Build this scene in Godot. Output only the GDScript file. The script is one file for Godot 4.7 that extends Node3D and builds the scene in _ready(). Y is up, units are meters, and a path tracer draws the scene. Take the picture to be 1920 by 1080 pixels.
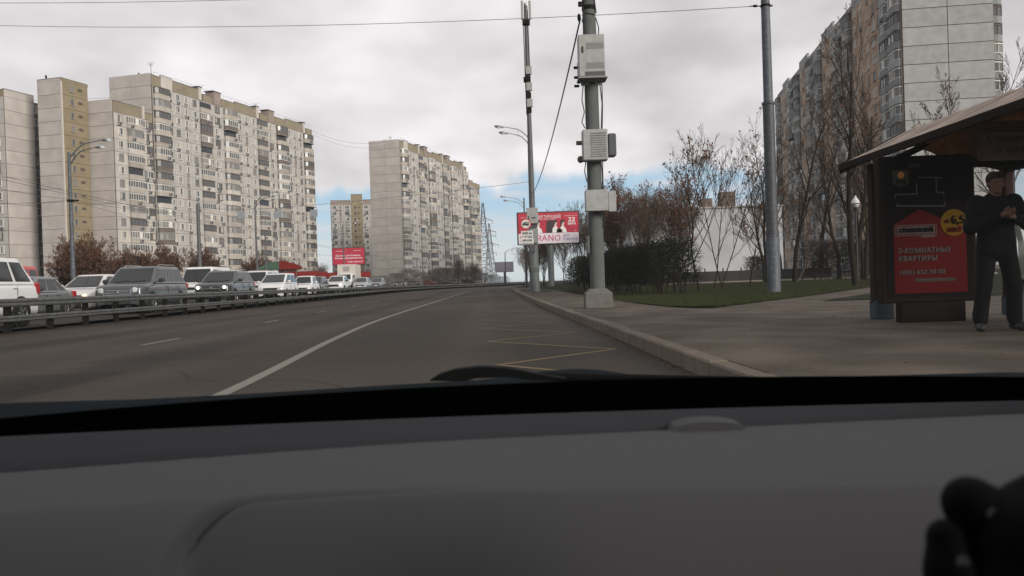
extends Node3D

# ---------------------------------------------------------------- mesh building
class MB:
	var v := PackedVector3Array()
	var n := PackedVector3Array()
	var uv := PackedVector2Array()
	var col := PackedColorArray()

	func tri(a: Vector3, b: Vector3, c: Vector3) -> void:   # counter-clockwise seen from outside
		var q := (b - a).cross(c - a).normalized()
		v.append(a); v.append(c); v.append(b)
		n.append(q); n.append(q); n.append(q)

	func quad(a: Vector3, b: Vector3, c: Vector3, d: Vector3) -> void:
		tri(a, b, c); tri(a, c, d)

	func stri(a: Vector3, b: Vector3, c: Vector3, na: Vector3, nb: Vector3, nc: Vector3) -> void:
		v.append(a); v.append(c); v.append(b)
		n.append(na); n.append(nc); n.append(nb)

	func box(c: Vector3, s: Vector3, b := Basis()) -> void:
		var x := b.x * s.x * 0.5
		var y := b.y * s.y * 0.5
		var z := b.z * s.z * 0.5
		quad(c - x - y + z, c + x - y + z, c + x + y + z, c - x + y + z)
		quad(c + x - y - z, c - x - y - z, c - x + y - z, c + x + y - z)
		quad(c + x - y + z, c + x - y - z, c + x + y - z, c + x + y + z)
		quad(c - x - y - z, c - x - y + z, c - x + y + z, c - x + y - z)
		quad(c - x + y + z, c + x + y + z, c + x + y - z, c - x + y - z)
		quad(c - x - y - z, c + x - y - z, c + x - y + z, c - x - y + z)

	func cbox(c: Vector3, s: Vector3, ch: float, b := Basis()) -> void:   # box with chamfered edges
		var h := s * 0.5
		var i := h - Vector3(ch, ch, ch)
		for sx in [-1.0, 1.0]:
			for sy in [-1.0, 1.0]:
				for sz in [-1.0, 1.0]:
					out3(b, c, Vector3(sx * h.x, sy * i.y, sz * i.z), Vector3(sx * i.x, sy * h.y, sz * i.z), Vector3(sx * i.x, sy * i.y, sz * h.z))
		for s1 in [-1.0, 1.0]:
			out4(b, c, Vector3(s1 * h.x, -i.y, -i.z), Vector3(s1 * h.x, i.y, -i.z), Vector3(s1 * h.x, i.y, i.z), Vector3(s1 * h.x, -i.y, i.z))
			out4(b, c, Vector3(-i.x, s1 * h.y, -i.z), Vector3(i.x, s1 * h.y, -i.z), Vector3(i.x, s1 * h.y, i.z), Vector3(-i.x, s1 * h.y, i.z))
			out4(b, c, Vector3(-i.x, -i.y, s1 * h.z), Vector3(i.x, -i.y, s1 * h.z), Vector3(i.x, i.y, s1 * h.z), Vector3(-i.x, i.y, s1 * h.z))
			for s2 in [-1.0, 1.0]:
				out4(b, c, Vector3(s1 * h.x, s2 * i.y, -i.z), Vector3(s1 * h.x, s2 * i.y, i.z), Vector3(s1 * i.x, s2 * h.y, i.z), Vector3(s1 * i.x, s2 * h.y, -i.z))
				out4(b, c, Vector3(-i.x, s1 * h.y, s2 * i.z), Vector3(i.x, s1 * h.y, s2 * i.z), Vector3(i.x, s1 * i.y, s2 * h.z), Vector3(-i.x, s1 * i.y, s2 * h.z))
				out4(b, c, Vector3(s1 * h.x, -i.y, s2 * i.z), Vector3(s1 * h.x, i.y, s2 * i.z), Vector3(s1 * i.x, i.y, s2 * h.z), Vector3(s1 * i.x, -i.y, s2 * h.z))

	func out3(b: Basis, c: Vector3, p: Vector3, q: Vector3, r: Vector3) -> void:
		if (q - p).cross(r - p).dot(p + q + r) < 0:
			var t := q; q = r; r = t
		tri(c + b * p, c + b * q, c + b * r)

	func out4(b: Basis, c: Vector3, p: Vector3, q: Vector3, r: Vector3, s: Vector3) -> void:
		if (q - p).cross(r - p).dot(p + q + r + s) < 0:
			quad(c + b * s, c + b * r, c + b * q, c + b * p)
		else:
			quad(c + b * p, c + b * q, c + b * r, c + b * s)

	func tube(pts: PackedVector3Array, rad: PackedFloat32Array, sides: int, caps := true) -> void:
		var rings := []
		var ns := []
		var ref := Vector3.UP
		var d0 := (pts[pts.size() - 1] - pts[0]).normalized()
		if absf(d0.y) > 0.8:
			ref = Vector3.RIGHT
		for i in pts.size():
			var d := (pts[mini(i + 1, pts.size() - 1)] - pts[maxi(i - 1, 0)]).normalized()
			var x := d.cross(ref).normalized()
			var y := x.cross(d)
			var ring := PackedVector3Array()
			var nn := PackedVector3Array()
			for k in sides:
				var a := TAU * k / sides
				var q := x * cos(a) + y * sin(a)
				ring.append(pts[i] + q * rad[mini(i, rad.size() - 1)])
				nn.append(q)
			rings.append(ring); ns.append(nn)
		for i in pts.size() - 1:
			var r0: PackedVector3Array = rings[i]
			var r1: PackedVector3Array = rings[i + 1]
			var n0: PackedVector3Array = ns[i]
			var n1: PackedVector3Array = ns[i + 1]
			for k in sides:
				var j := (k + 1) % sides
				stri(r0[k], r1[j], r0[j], n0[k], n1[j], n0[j])
				stri(r0[k], r1[k], r1[j], n0[k], n1[k], n1[j])
		if caps:
			for k in range(1, sides - 1):
				tri(rings[0][0], rings[0][k], rings[0][k + 1])
				tri(rings[-1][0], rings[-1][k + 1], rings[-1][k])

	func bar(a: Vector3, b: Vector3, r: float, sides := 4) -> void:
		tube(PackedVector3Array([a, b]), PackedFloat32Array([r, r]), sides)

	func lathe(prof: Array, sides: int, t: Transform3D, smooth := true) -> void:   # prof: [radius, y] upwards
		for i in prof.size() - 1:
			var p0: Array = prof[i]
			var p1: Array = prof[i + 1]
			var sl := Vector2(p1[1] - p0[1], p0[0] - p1[0]).normalized()
			for k in sides:
				var a := TAU * k / sides
				var b := TAU * (k + 1) / sides
				var qa := Vector3(cos(a), 0, -sin(a))
				var qb := Vector3(cos(b), 0, -sin(b))
				var A: Vector3 = t * (qa * p0[0] + Vector3(0, p0[1], 0))
				var B: Vector3 = t * (qb * p0[0] + Vector3(0, p0[1], 0))
				var C: Vector3 = t * (qb * p1[0] + Vector3(0, p1[1], 0))
				var D: Vector3 = t * (qa * p1[0] + Vector3(0, p1[1], 0))
				if smooth:
					var na := (t.basis * (qa * sl.x + Vector3(0, sl.y, 0))).normalized()
					var nb := (t.basis * (qb * sl.x + Vector3(0, sl.y, 0))).normalized()
					if p0[0] > 0.0: stri(A, B, C, na, nb, nb)
					if p1[0] > 0.0: stri(A, C, D, na, nb, na)
				else:
					if p0[0] > 0.0: tri(A, B, C)
					if p1[0] > 0.0: tri(A, C, D)

	func extr(poly: PackedVector2Array, depth: float, t := Transform3D()) -> void:
		if not Geometry2D.is_polygon_clockwise(poly):
			pass
		else:
			poly = poly.duplicate(); poly.reverse()
		var idx := Geometry2D.triangulate_polygon(poly)
		var h := Vector3(0, 0, depth * 0.5)
		for i in range(0, idx.size(), 3):
			var a := Vector3(poly[idx[i]].x, poly[idx[i]].y, 0)
			var b := Vector3(poly[idx[i + 1]].x, poly[idx[i + 1]].y, 0)
			var c := Vector3(poly[idx[i + 2]].x, poly[idx[i + 2]].y, 0)
			if (b - a).cross(c - a).z < 0:
				var s := b; b = c; c = s
			tri(t * (a + h), t * (b + h), t * (c + h))
			tri(t * (a - h), t * (c - h), t * (b - h))
		for i in poly.size():
			var p := Vector3(poly[i].x, poly[i].y, 0)
			var q := Vector3(poly[(i + 1) % poly.size()].x, poly[(i + 1) % poly.size()].y, 0)
			quad(t * (p - h), t * (q - h), t * (q + h), t * (p + h))

	func grid(rows: Array, closed := false) -> void:   # smooth sheet; outside is (next row) x (next column)
		var R := rows.size()
		var C: int = rows[0].size()
		var ns := []
		for i in R:
			var nr := PackedVector3Array()
			for j in C:
				var jn := (j + 1) % C if closed else mini(j + 1, C - 1)
				var jp := (j + C - 1) % C if closed else maxi(j - 1, 0)
				var du: Vector3 = rows[i][jn] - rows[i][jp]
				var dv: Vector3 = rows[mini(i + 1, R - 1)][j] - rows[maxi(i - 1, 0)][j]
				nr.append(dv.cross(du).normalized())
			ns.append(nr)
		for i in R - 1:
			for j in (C if closed else C - 1):
				var k := (j + 1) % C
				stri(rows[i][j], rows[i + 1][j], rows[i + 1][k], ns[i][j], ns[i + 1][j], ns[i + 1][k])
				stri(rows[i][j], rows[i + 1][k], rows[i][k], ns[i][j], ns[i + 1][k], ns[i][k])

	func fan(ring: PackedVector3Array, flip := false) -> void:
		var c := Vector3.ZERO
		for p in ring: c += p
		c /= ring.size()
		for i in ring.size():
			var q := ring[(i + 1) % ring.size()]
			if flip: tri(c, q, ring[i])
			else: tri(c, ring[i], q)

	func sphere(c: Vector3, r: Vector3, sides := 12) -> void:
		var prof := []
		var m := sides / 2
		for i in m + 1:
			var a := -PI / 2 + PI * i / m
			prof.append([cos(a) if i > 0 and i < m else 0.0, sin(a)])
		lathe(prof, sides, Transform3D(Basis.from_scale(r), c))


var rng := RandomNumberGenerator.new()
var M := {}
var T := {}
var CACHE := {}

func P(x: float, y: float, d: float) -> Vector3:
	return Vector3(x, y, -d)

func am(list: Array) -> ArrayMesh:
	var m := ArrayMesh.new()
	for i in range(0, list.size(), 2):
		var b: MB = list[i]
		if b.v.is_empty():
			continue
		var a := []
		a.resize(Mesh.ARRAY_MAX)
		a[Mesh.ARRAY_VERTEX] = b.v
		a[Mesh.ARRAY_NORMAL] = b.n
		if b.uv.size() == b.v.size(): a[Mesh.ARRAY_TEX_UV] = b.uv
		if b.col.size() == b.v.size(): a[Mesh.ARRAY_COLOR] = b.col
		m.add_surface_from_arrays(Mesh.PRIMITIVE_TRIANGLES, a)
		m.surface_set_material(m.get_surface_count() - 1, list[i + 1])
	return m

func put(called: String, m: Mesh, parent: Node = self, t := Transform3D()) -> MeshInstance3D:
	var o := MeshInstance3D.new()
	o.name = called if parent != self else numbered(called)
	o.mesh = m
	o.transform = t
	parent.add_child(o, true)
	return o

func part(called: String, b: MB, mat: Material, parent: Node = self) -> MeshInstance3D:
	return put(called, am([b, mat]), parent)

var used := {}
func numbered(called: String) -> String:
	var k: int = used.get(called, 0)
	used[called] = k + 1
	return called if k == 0 else "%s_%03d" % [called, k]

func tag(o: Node, label: String, category := "", group := "", kind := "") -> Node:
	if label: o.set_meta("label", label)
	if category: o.set_meta("category", category)
	if group: o.set_meta("group", group)
	if kind: o.set_meta("kind", kind)
	return o

func thing(called: String, label: String, category: String, at := Vector3.ZERO, yaw := 0.0, group := "") -> Node3D:
	var o := Node3D.new()
	o.name = numbered(called)
	add_child(o)
	o.position = at
	o.rotation.y = yaw
	tag(o, label, category, group)
	return o

func dup(src: Node3D, called: String, label: String, at: Vector3, yaw := 0.0, sc := 1.0) -> Node3D:
	var o: Node3D = src.duplicate()
	o.name = numbered(called)
	add_child(o)
	o.transform = Transform3D(Basis(Vector3.UP, yaw).scaled(Vector3(sc, sc, sc)), at)
	o.set_meta("label", label)
	return o

func setting(called: String, m: Mesh) -> MeshInstance3D:
	var o := put(called, m)
	o.set_meta("kind", "structure")
	return o

# ---------------------------------------------------------------- materials
func noise_tex(freq: float, oct: int, lo: float, hi: float, sd: int, size := 512, type := FastNoiseLite.TYPE_SIMPLEX_SMOOTH) -> ImageTexture:
	var f := FastNoiseLite.new()
	f.noise_type = type
	f.seed = sd
	f.frequency = freq
	f.fractal_octaves = oct
	var im := f.get_seamless_image(size, size)
	im.convert(Image.FORMAT_RGB8)
	var d := im.get_data()
	for i in d.size():
		d[i] = int(255.0 * (lo + (hi - lo) * d[i] / 255.0))
	return ImageTexture.create_from_image(Image.create_from_data(size, size, false, Image.FORMAT_RGB8, d))

func mat(key: String, r: float, g: float, b: float, rough := 0.8, tex := "", scale := 1.0, metal := 0.0, bump := "", bscale := 0.0) -> StandardMaterial3D:
	var m := StandardMaterial3D.new()
	m.resource_name = key
	m.albedo_color = Color(r, g, b).linear_to_srgb()
	m.roughness = rough
	m.metallic = metal
	if rough >= 0.75: m.metallic_specular = 0.2
	if tex:
		m.albedo_texture = T[tex]
		m.uv1_triplanar = true
		m.uv1_world_triplanar = true
		m.uv1_scale = Vector3(scale, scale, scale)
	if bump:
		m.uv1_triplanar = true
		m.uv1_world_triplanar = true
		m.uv1_scale = Vector3(scale, scale, scale)
		m.heightmap_enabled = true
		m.heightmap_texture = T[bump]
		m.heightmap_scale = bscale
	M[key] = m
	return m

func paint(key: String, r: float, g: float, b: float, rough := 0.35) -> StandardMaterial3D:
	var m := mat(key, r, g, b, rough)
	m.clearcoat_enabled = true
	m.clearcoat = 0.8
	m.clearcoat_roughness = 0.08
	return m

func glow(key: String, r: float, g: float, b: float, e: float) -> StandardMaterial3D:
	var m := mat(key, r, g, b, 0.3)
	m.emission_enabled = true
	m.emission = Color(r, g, b).linear_to_srgb()
	m.emission_energy_multiplier = e
	return m

func road_texture() -> ImageTexture:   # u across the carriageway, v along it: wheel tracks, oil and dirt
	var w := 512
	var h := 1024
	var f := FastNoiseLite.new()
	f.seed = 5; f.frequency = 0.006; f.fractal_octaves = 4
	var g := FastNoiseLite.new()
	g.seed = 9; g.frequency = 0.25; g.fractal_octaves = 2
	var d := PackedByteArray()
	d.resize(w * h * 3)
	for y in h:
		var a := TAU * y / h
		for x in w:
			var u := 20.0 * x / w                # metres from the guard rail
			var s := f.get_noise_3d(x * 1.2, 160.0 * cos(a), 160.0 * sin(a))
			var fine := g.get_noise_2d(x * 2.0, y * 2.0)
			var k := 0.80 + 0.13 * s + 0.09 * fine
			for t in [3.0, 4.6, 6.7, 8.4, 11.6, 13.2]:   # wheel tracks, polished paler
				k += 0.075 * exp(-pow((u - t - 0.15 * s) / 0.38, 2.0))
			for t in [3.8, 7.5]:                  # oil drips down the middle of a lane
				k -= 0.07 * exp(-pow((u - t) / 0.5, 2.0))
			var dirt := exp(-pow((u - 0.1 - 0.35 * s) / 0.75, 2.0))
			var c := Color(k, k * 0.985, k * 0.965)
			c = c.lerp(Color(0.62, 0.50, 0.40) * (0.9 + 0.3 * s), dirt * 0.75)
			var i := (y * w + x) * 3
			d[i] = int(clampf(c.r, 0, 1) * 255); d[i + 1] = int(clampf(c.g, 0, 1) * 255); d[i + 2] = int(clampf(c.b, 0, 1) * 255)
	# cracks and mended patches
	var r := RandomNumberGenerator.new()
	r.seed = 31
	var dark := func(x: int, y: int, k: float):
		var i := (posmod(y, h) * w + clampi(x, 0, w - 1)) * 3
		for c in 3: d[i + c] = int(d[i + c] * k)
	for p in 7:
		var px := r.randi_range(60, w - 120); var py := r.randi_range(0, h); var pw := r.randi_range(24, 70); var ph := r.randi_range(30, 160); var k := r.randf_range(0.86, 1.07)
		for y in ph:
			for x in pw: dark.call(px + x, py + y, minf(k, 1.0) if k < 1.0 else 0.94)
	for p in 16:
		var x := r.randf_range(20, w - 20); var y := r.randf_range(0, h); var a := (0.0 if p % 3 == 0 else PI / 2) + r.randf_range(-0.3, 0.3)
		for s in r.randi_range(60, 330):
			a += r.randfn() * 0.12
			x += cos(a); y += sin(a)
			dark.call(int(x), int(y), 0.80)
	return ImageTexture.create_from_image(Image.create_from_data(w, h, false, Image.FORMAT_RGB8, d))

func sky_texture() -> ImageTexture:
	var w := 1536
	var h := 768
	var f := FastNoiseLite.new()
	f.seed = 21; f.frequency = 0.9; f.fractal_octaves = 5; f.fractal_gain = 0.55
	var g := FastNoiseLite.new()
	g.seed = 4; g.frequency = 2.2; g.fractal_octaves = 4
	var d := PackedFloat32Array()
	d.resize(w * h * 3)
	for y in h:
		var el := PI * (0.5 - (y + 0.5) / h)
		var deg := rad_to_deg(el)
		for x in w:
			var az := TAU * (x + 0.5) / w
			var v := Vector3(cos(el) * cos(az), sin(el), cos(el) * sin(az))
			var c: Color
			if deg < -1.0:
				c = Color(0.30, 0.29, 0.28)
			else:
				# the cloud sheet lies high above: its bumps shrink towards the horizon
				var q := v / (maxf(v.y, 0.0) + 0.16)
				var s := f.get_noise_3d(q.x * 1.0, 3.0, q.z * 1.0)
				var t := g.get_noise_3d(q.x * 0.8, 9.0, q.z * 1.1)
				var k := 0.695 + 0.34 * s + 0.16 * t + 0.10 * clampf(1.0 - (deg - 7.0) / 14.0, 0.0, 1.0)
				var cloud := Color(k * 1.0, k * 0.965, k * 0.978)
				# clear strip under the edge of the sheet
				var edge := 6.7 + 0.9 * g.get_noise_2d(az * 3.2, 2.0) + 0.7 * g.get_noise_2d(az * 14.0, 7.0)
				var blue := Color(0.42, 0.62, 0.78).lerp(Color(0.68, 0.76, 0.76), clampf(1.0 - (deg - 2.0) / 3.6, 0, 1))
				var streak := clampf(2.4 * g.get_noise_3d(v.x * 2.2, deg * 0.75, v.z * 2.2) + 0.12, 0, 1)
				blue = blue.lerp(Color(0.74, 0.72, 0.74), streak * 0.75)
				c = blue.lerp(cloud, smoothstep(edge - 0.35, edge + 0.5, deg))
			var i := (y * w + x) * 3
			d[i] = c.r; d[i + 1] = c.g; d[i + 2] = c.b
	return ImageTexture.create_from_image(Image.create_from_data(w, h, false, Image.FORMAT_RGBF, d.to_byte_array()))

func make_materials() -> void:
	T.blot = noise_tex(0.012, 5, 0.62, 1.0, 1)
	T.soft = noise_tex(0.008, 4, 0.88, 1.0, 2)
	T.dirt = noise_tex(0.012, 5, 0.70, 1.0, 12)
	T.fine = noise_tex(0.12, 3, 0.55, 1.0, 3)
	T.grit = noise_tex(0.3, 2, 0.2, 1.0, 4)
	T.grass = noise_tex(0.05, 5, 0.35, 1.0, 6)
	T.road = road_texture()
	mat("ground", 0.055, 0.048, 0.038, 0.95, "blot", 0.05)
	mat("grass", 0.034, 0.039, 0.017, 0.95, "grass", 0.35)
	mat("grass_blade", 0.040, 0.046, 0.019, 0.9)
	mat("pavement", 0.130, 0.108, 0.089, 0.9, "dirt", 0.11, 0.0, "grit", 0.3)
	mat("kerb", 0.158, 0.132, 0.108, 0.9, "soft", 0.9)
	mat("kerb_pale", 0.168, 0.14, 0.115, 0.9, "soft", 0.8)
	mat("kerb_dark", 0.148, 0.124, 0.102, 0.9, "soft", 1.0)
	mat("road_far", 0.07, 0.063, 0.056, 0.88, "blot", 0.1)
	var rd := mat("road", 0.086, 0.0765, 0.068, 0.92)
	rd.albedo_texture = T.road
	mat("line_white", 0.36, 0.33, 0.29, 0.8, "fine", 0.9)
	mat("line_yellow", 0.26, 0.20, 0.115, 0.8, "fine", 0.9)
	mat("steel", 0.125, 0.13, 0.128, 0.6, "blot", 0.5, 0.2)
	mat("steel_post", 0.022, 0.02, 0.018, 0.8, "blot", 0.8, 0.2)
	mat("pole_concrete", 0.105, 0.112, 0.108, 0.85, "soft", 0.6)
	mat("block_concrete", 0.135, 0.13, 0.121, 0.9, "soft", 1.2)
	mat("pole_blue", 0.10, 0.118, 0.14, 0.6, "blot", 0.7)
	mat("pole_blue_dark", 0.062, 0.068, 0.08, 0.6, "blot", 0.7)
	mat("pole_dark", 0.085, 0.085, 0.088, 0.6, "soft", 0.5)
	mat("pole_green", 0.10, 0.115, 0.115, 0.6, "soft", 0.5)
	mat("cabinet", 0.30, 0.302, 0.292, 0.5, "soft", 0.9)
	mat("cabinet_vent", 0.20, 0.205, 0.20, 0.6)
	mat("cabinet_dark", 0.05, 0.052, 0.058, 0.5)
	mat("black", 0.012, 0.012, 0.013, 0.6)
	mat("wire", 0.05, 0.05, 0.055, 0.6)
	mat("lamp_grey", 0.26, 0.27, 0.27, 0.4)
	mat("lamp_lens", 0.55, 0.56, 0.55, 0.2)
	# buildings
	mat("panel", 0.46, 0.435, 0.41, 0.9, "soft", 0.06)
	mat("panel_b", 0.435, 0.412, 0.387, 0.9, "soft", 0.07)
	mat("panel_end", 0.47, 0.435, 0.405, 0.9, "soft", 0.05)
	mat("panel_end_b", 0.455, 0.42, 0.39, 0.9, "soft", 0.055)
	mat("panel_white", 0.52, 0.485, 0.44, 0.9, "soft", 0.06)
	mat("panel_pink", 0.29, 0.235, 0.205, 0.9, "soft", 0.06)
	mat("ochre", 0.27, 0.222, 0.148, 0.9, "soft", 0.06)
	mat("ochre_b", 0.255, 0.21, 0.138, 0.9, "soft", 0.07)
	mat("attic", 0.255, 0.22, 0.16, 0.9, "soft", 0.06)
	mat("joint", 0.10, 0.09, 0.082, 0.95)
	mat("roof_dark", 0.07, 0.065, 0.06, 0.9)
	mat("glass_far", 0.085, 0.088, 0.088, 0.25)
	mat("glass_mid", 0.17, 0.165, 0.155, 0.4)
	mat("glass_dark", 0.018, 0.018, 0.02, 0.15)
	mat("curtain", 0.40, 0.37, 0.33, 0.8)
	mat("frame_white", 0.62, 0.60, 0.56, 0.6)
	mat("frame_brown", 0.10, 0.075, 0.058, 0.7)
	mat("frame_grey", 0.25, 0.24, 0.23, 0.7)
	mat("parapet", 0.42, 0.38, 0.335, 0.9, "soft", 0.08)
	mat("parapet_b", 0.34, 0.305, 0.265, 0.9, "soft", 0.08)
	mat("parapet_dark", 0.13, 0.11, 0.095, 0.9)
	mat("brown_panel", 0.46, 0.335, 0.245, 0.9, "soft", 0.09)
	mat("brown_panel_b", 0.42, 0.305, 0.222, 0.9, "soft", 0.1)
	mat("bluegrey", 0.25, 0.265, 0.268, 0.85, "soft", 0.1)
	mat("bluegrey_b", 0.37, 0.385, 0.385, 0.85, "soft", 0.1)
	mat("concrete_end", 0.355, 0.352, 0.345, 0.9, "soft", 0.12)
	mat("concrete_end_b", 0.335, 0.332, 0.325, 0.9, "soft", 0.14)
	mat("white_wall", 0.42, 0.43, 0.45, 0.85, "soft", 0.06)
	mat("ac_unit", 0.20, 0.20, 0.20, 0.6)
	# cars
	paint("car_white", 0.58, 0.58, 0.58)
	paint("car_white_b", 0.52, 0.50, 0.49)
	paint("car_grey", 0.040, 0.044, 0.05, 0.3)
	paint("car_dark", 0.022, 0.024, 0.025, 0.3)
	paint("car_silver", 0.30, 0.31, 0.32, 0.3)
	paint("car_mid", 0.10, 0.105, 0.11, 0.3)
	paint("car_red", 0.40, 0.02, 0.018, 0.35)
	mat("hood_paint", 0.014, 0.018, 0.021, 0.95).metallic_specular = 0.05
	mat("car_glass", 0.014, 0.017, 0.017, 0.05)
	mat("trim", 0.018, 0.018, 0.019, 0.6)
	mat("tyre", 0.018, 0.018, 0.018, 0.9)
	mat("rim", 0.30, 0.30, 0.31, 0.35, "", 1.0, 0.7)
	mat("chrome", 0.55, 0.55, 0.56, 0.18, "", 1.0, 0.9)
	mat("plate", 0.60, 0.60, 0.60, 0.5)
	mat("lamp_clear", 0.42, 0.43, 0.43, 0.12)
	mat("lamp_red", 0.28, 0.012, 0.014, 0.2)
	glow("lamp_on", 1.0, 0.97, 0.9, 3.0)
	glow("lamp_warm", 1.0, 0.78, 0.42, 1.6)
	# print and signs
	mat("print_red", 0.43, 0.018, 0.045, 0.6, "soft", 0.2)
	mat("print_pink", 0.62, 0.56, 0.60, 0.6)
	mat("print_white", 0.66, 0.64, 0.64, 0.6)
	mat("print_lilac", 0.52, 0.50, 0.58, 0.6)
	mat("print_violet", 0.12, 0.09, 0.32, 0.6)
	mat("print_crimson", 0.42, 0.02, 0.09, 0.6)
	mat("print_dark", 0.03, 0.018, 0.022, 0.6)
	mat("print_skin", 0.50, 0.38, 0.34, 0.6)
	mat("board_grey", 0.36, 0.34, 0.38, 0.6, "soft", 0.1)
	mat("board_frame", 0.03, 0.025, 0.028, 0.6)
	mat("sign_white", 0.55, 0.54, 0.52, 0.5)
	mat("sign_red", 0.42, 0.03, 0.03, 0.5)
	mat("sign_back", 0.21, 0.225, 0.24, 0.5)
	mat("sign_black", 0.015, 0.015, 0.016, 0.5)
	mat("red_awning", 0.17, 0.018, 0.015, 0.75, "soft", 0.1)
	mat("green_roof", 0.03, 0.075, 0.045, 0.7)
	# shelter
	mat("shelter_brown", 0.012, 0.007, 0.006, 0.8, "soft", 0.5)
	mat("shelter_post", 0.026, 0.014, 0.012, 0.8, "soft", 0.5)
	mat("shelter_roof", 0.50, 0.41, 0.35, 0.8, "blot", 0.4)
	mat("shelter_orange", 0.60, 0.25, 0.06, 0.7, "blot", 0.6)
	mat("shelter_lining", 0.20, 0.085, 0.035, 0.8, "blot", 0.6)
	mat("shelter_foot", 0.045, 0.055, 0.066, 0.8)
	mat("ad_black", 0.006, 0.004, 0.004, 0.9)
	mat("ad_red", 0.075, 0.006, 0.006, 0.9)
	mat("ad_yellow", 0.14, 0.074, 0.007, 0.9)
	mat("ad_line", 0.10, 0.095, 0.09, 0.9)
	mat("ad_text", 0.095, 0.076, 0.07, 0.9)
	mat("ad_shield", 0.05, 0.042, 0.034, 0.9)
	mat("shelter_sign", 0.22, 0.16, 0.14, 0.9)
	# plants
	mat("bark", 0.040, 0.032, 0.026, 0.95, "fine", 0.8)
	mat("bark_pale", 0.11, 0.10, 0.09, 0.95, "fine", 0.8)
	mat("twig", 0.052, 0.038, 0.030, 0.95)
	mat("twig_grey", 0.085, 0.068, 0.056, 0.95)
	mat("hedge", 0.020, 0.017, 0.014, 0.95)
	mat("hedge_green", 0.018, 0.021, 0.012, 0.95)
	var lf := mat("leaf", 0.115, 0.064, 0.042, 0.8)
	lf.backlight_enabled = true; lf.backlight = Color(0.35, 0.2, 0.13); lf.cull_mode = BaseMaterial3D.CULL_DISABLED
	var lg := mat("leaf_red", 0.14, 0.068, 0.042, 0.8)
	lg.backlight_enabled = true; lg.backlight = Color(0.35, 0.17, 0.13); lg.cull_mode = BaseMaterial3D.CULL_DISABLED
	# person
	mat("skin", 0.11, 0.062, 0.047, 0.8)
	mat("hair", 0.02, 0.015, 0.012, 0.8)
	mat("jacket", 0.006, 0.006, 0.009, 0.85, "fine", 2.0)
	mat("trousers", 0.010, 0.009, 0.010, 0.9, "fine", 2.0)
	mat("shoe", 0.014, 0.011, 0.010, 0.6)
	# car interior
	mat("dash", 0.086, 0.086, 0.089, 0.9, "", 9.0, 0.0, "grit", 0.03)
	mat("dash_rim", 0.042, 0.043, 0.048, 0.9, "", 9.0, 0.0, "grit", 0.03)
	mat("frit", 0.003, 0.003, 0.003, 0.9)
	mat("rubber", 0.004, 0.004, 0.0045, 0.9)
	mat("holder", 0.004, 0.004, 0.0045, 0.75)
	mat("roof_liner", 0.05, 0.05, 0.05, 0.95)
	var tg := mat("tinted_glass", 0.01, 0.01, 0.01, 0.05)
	tg.transparency = BaseMaterial3D.TRANSPARENCY_ALPHA
	tg.albedo_color = Color(0.05, 0.055, 0.055, 0.6)
	var sg := mat("shelter_glass", 1, 1, 1, 0.05)
	sg.transparency = BaseMaterial3D.TRANSPARENCY_ALPHA
	sg.albedo_color = Color(0.75, 0.8, 0.78, 0.15)
	var gl := mat("windshield_glass", 1, 1, 1, 0.0)
	gl.transparency = BaseMaterial3D.TRANSPARENCY_ALPHA
	gl.albedo_color = Color(0.95, 1.0, 0.98, 0.04)
	gl.metallic_specular = 0.28

func word(s: String, height: float, m: Material, parent: Node, at: Vector3, called := "lettering", bold := true, width := 0.0, b := Basis()) -> MeshInstance3D:
	# flat lettering, its middle at «at», facing +z of b; «width» squeezes it to that length
	var t := TextMesh.new()
	var f := SystemFont.new()
	f.font_names = PackedStringArray(["Droid Sans"])
	f.font_weight = 700 if bold else 400
	t.font = f
	t.text = s
	t.font_size = 48
	t.pixel_size = height / 48.0 / 0.72
	t.depth = 0.012
	t.curve_step = 4.0
	t.material = m
	var o := put(called, t, parent, Transform3D(b, at))
	if width > 0.0:
		var w: float = t.get_aabb().size.x
		if w > 0.01: o.transform = Transform3D(b.scaled_local(Vector3(width / w, 1, 1)), at)
	return o

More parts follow.
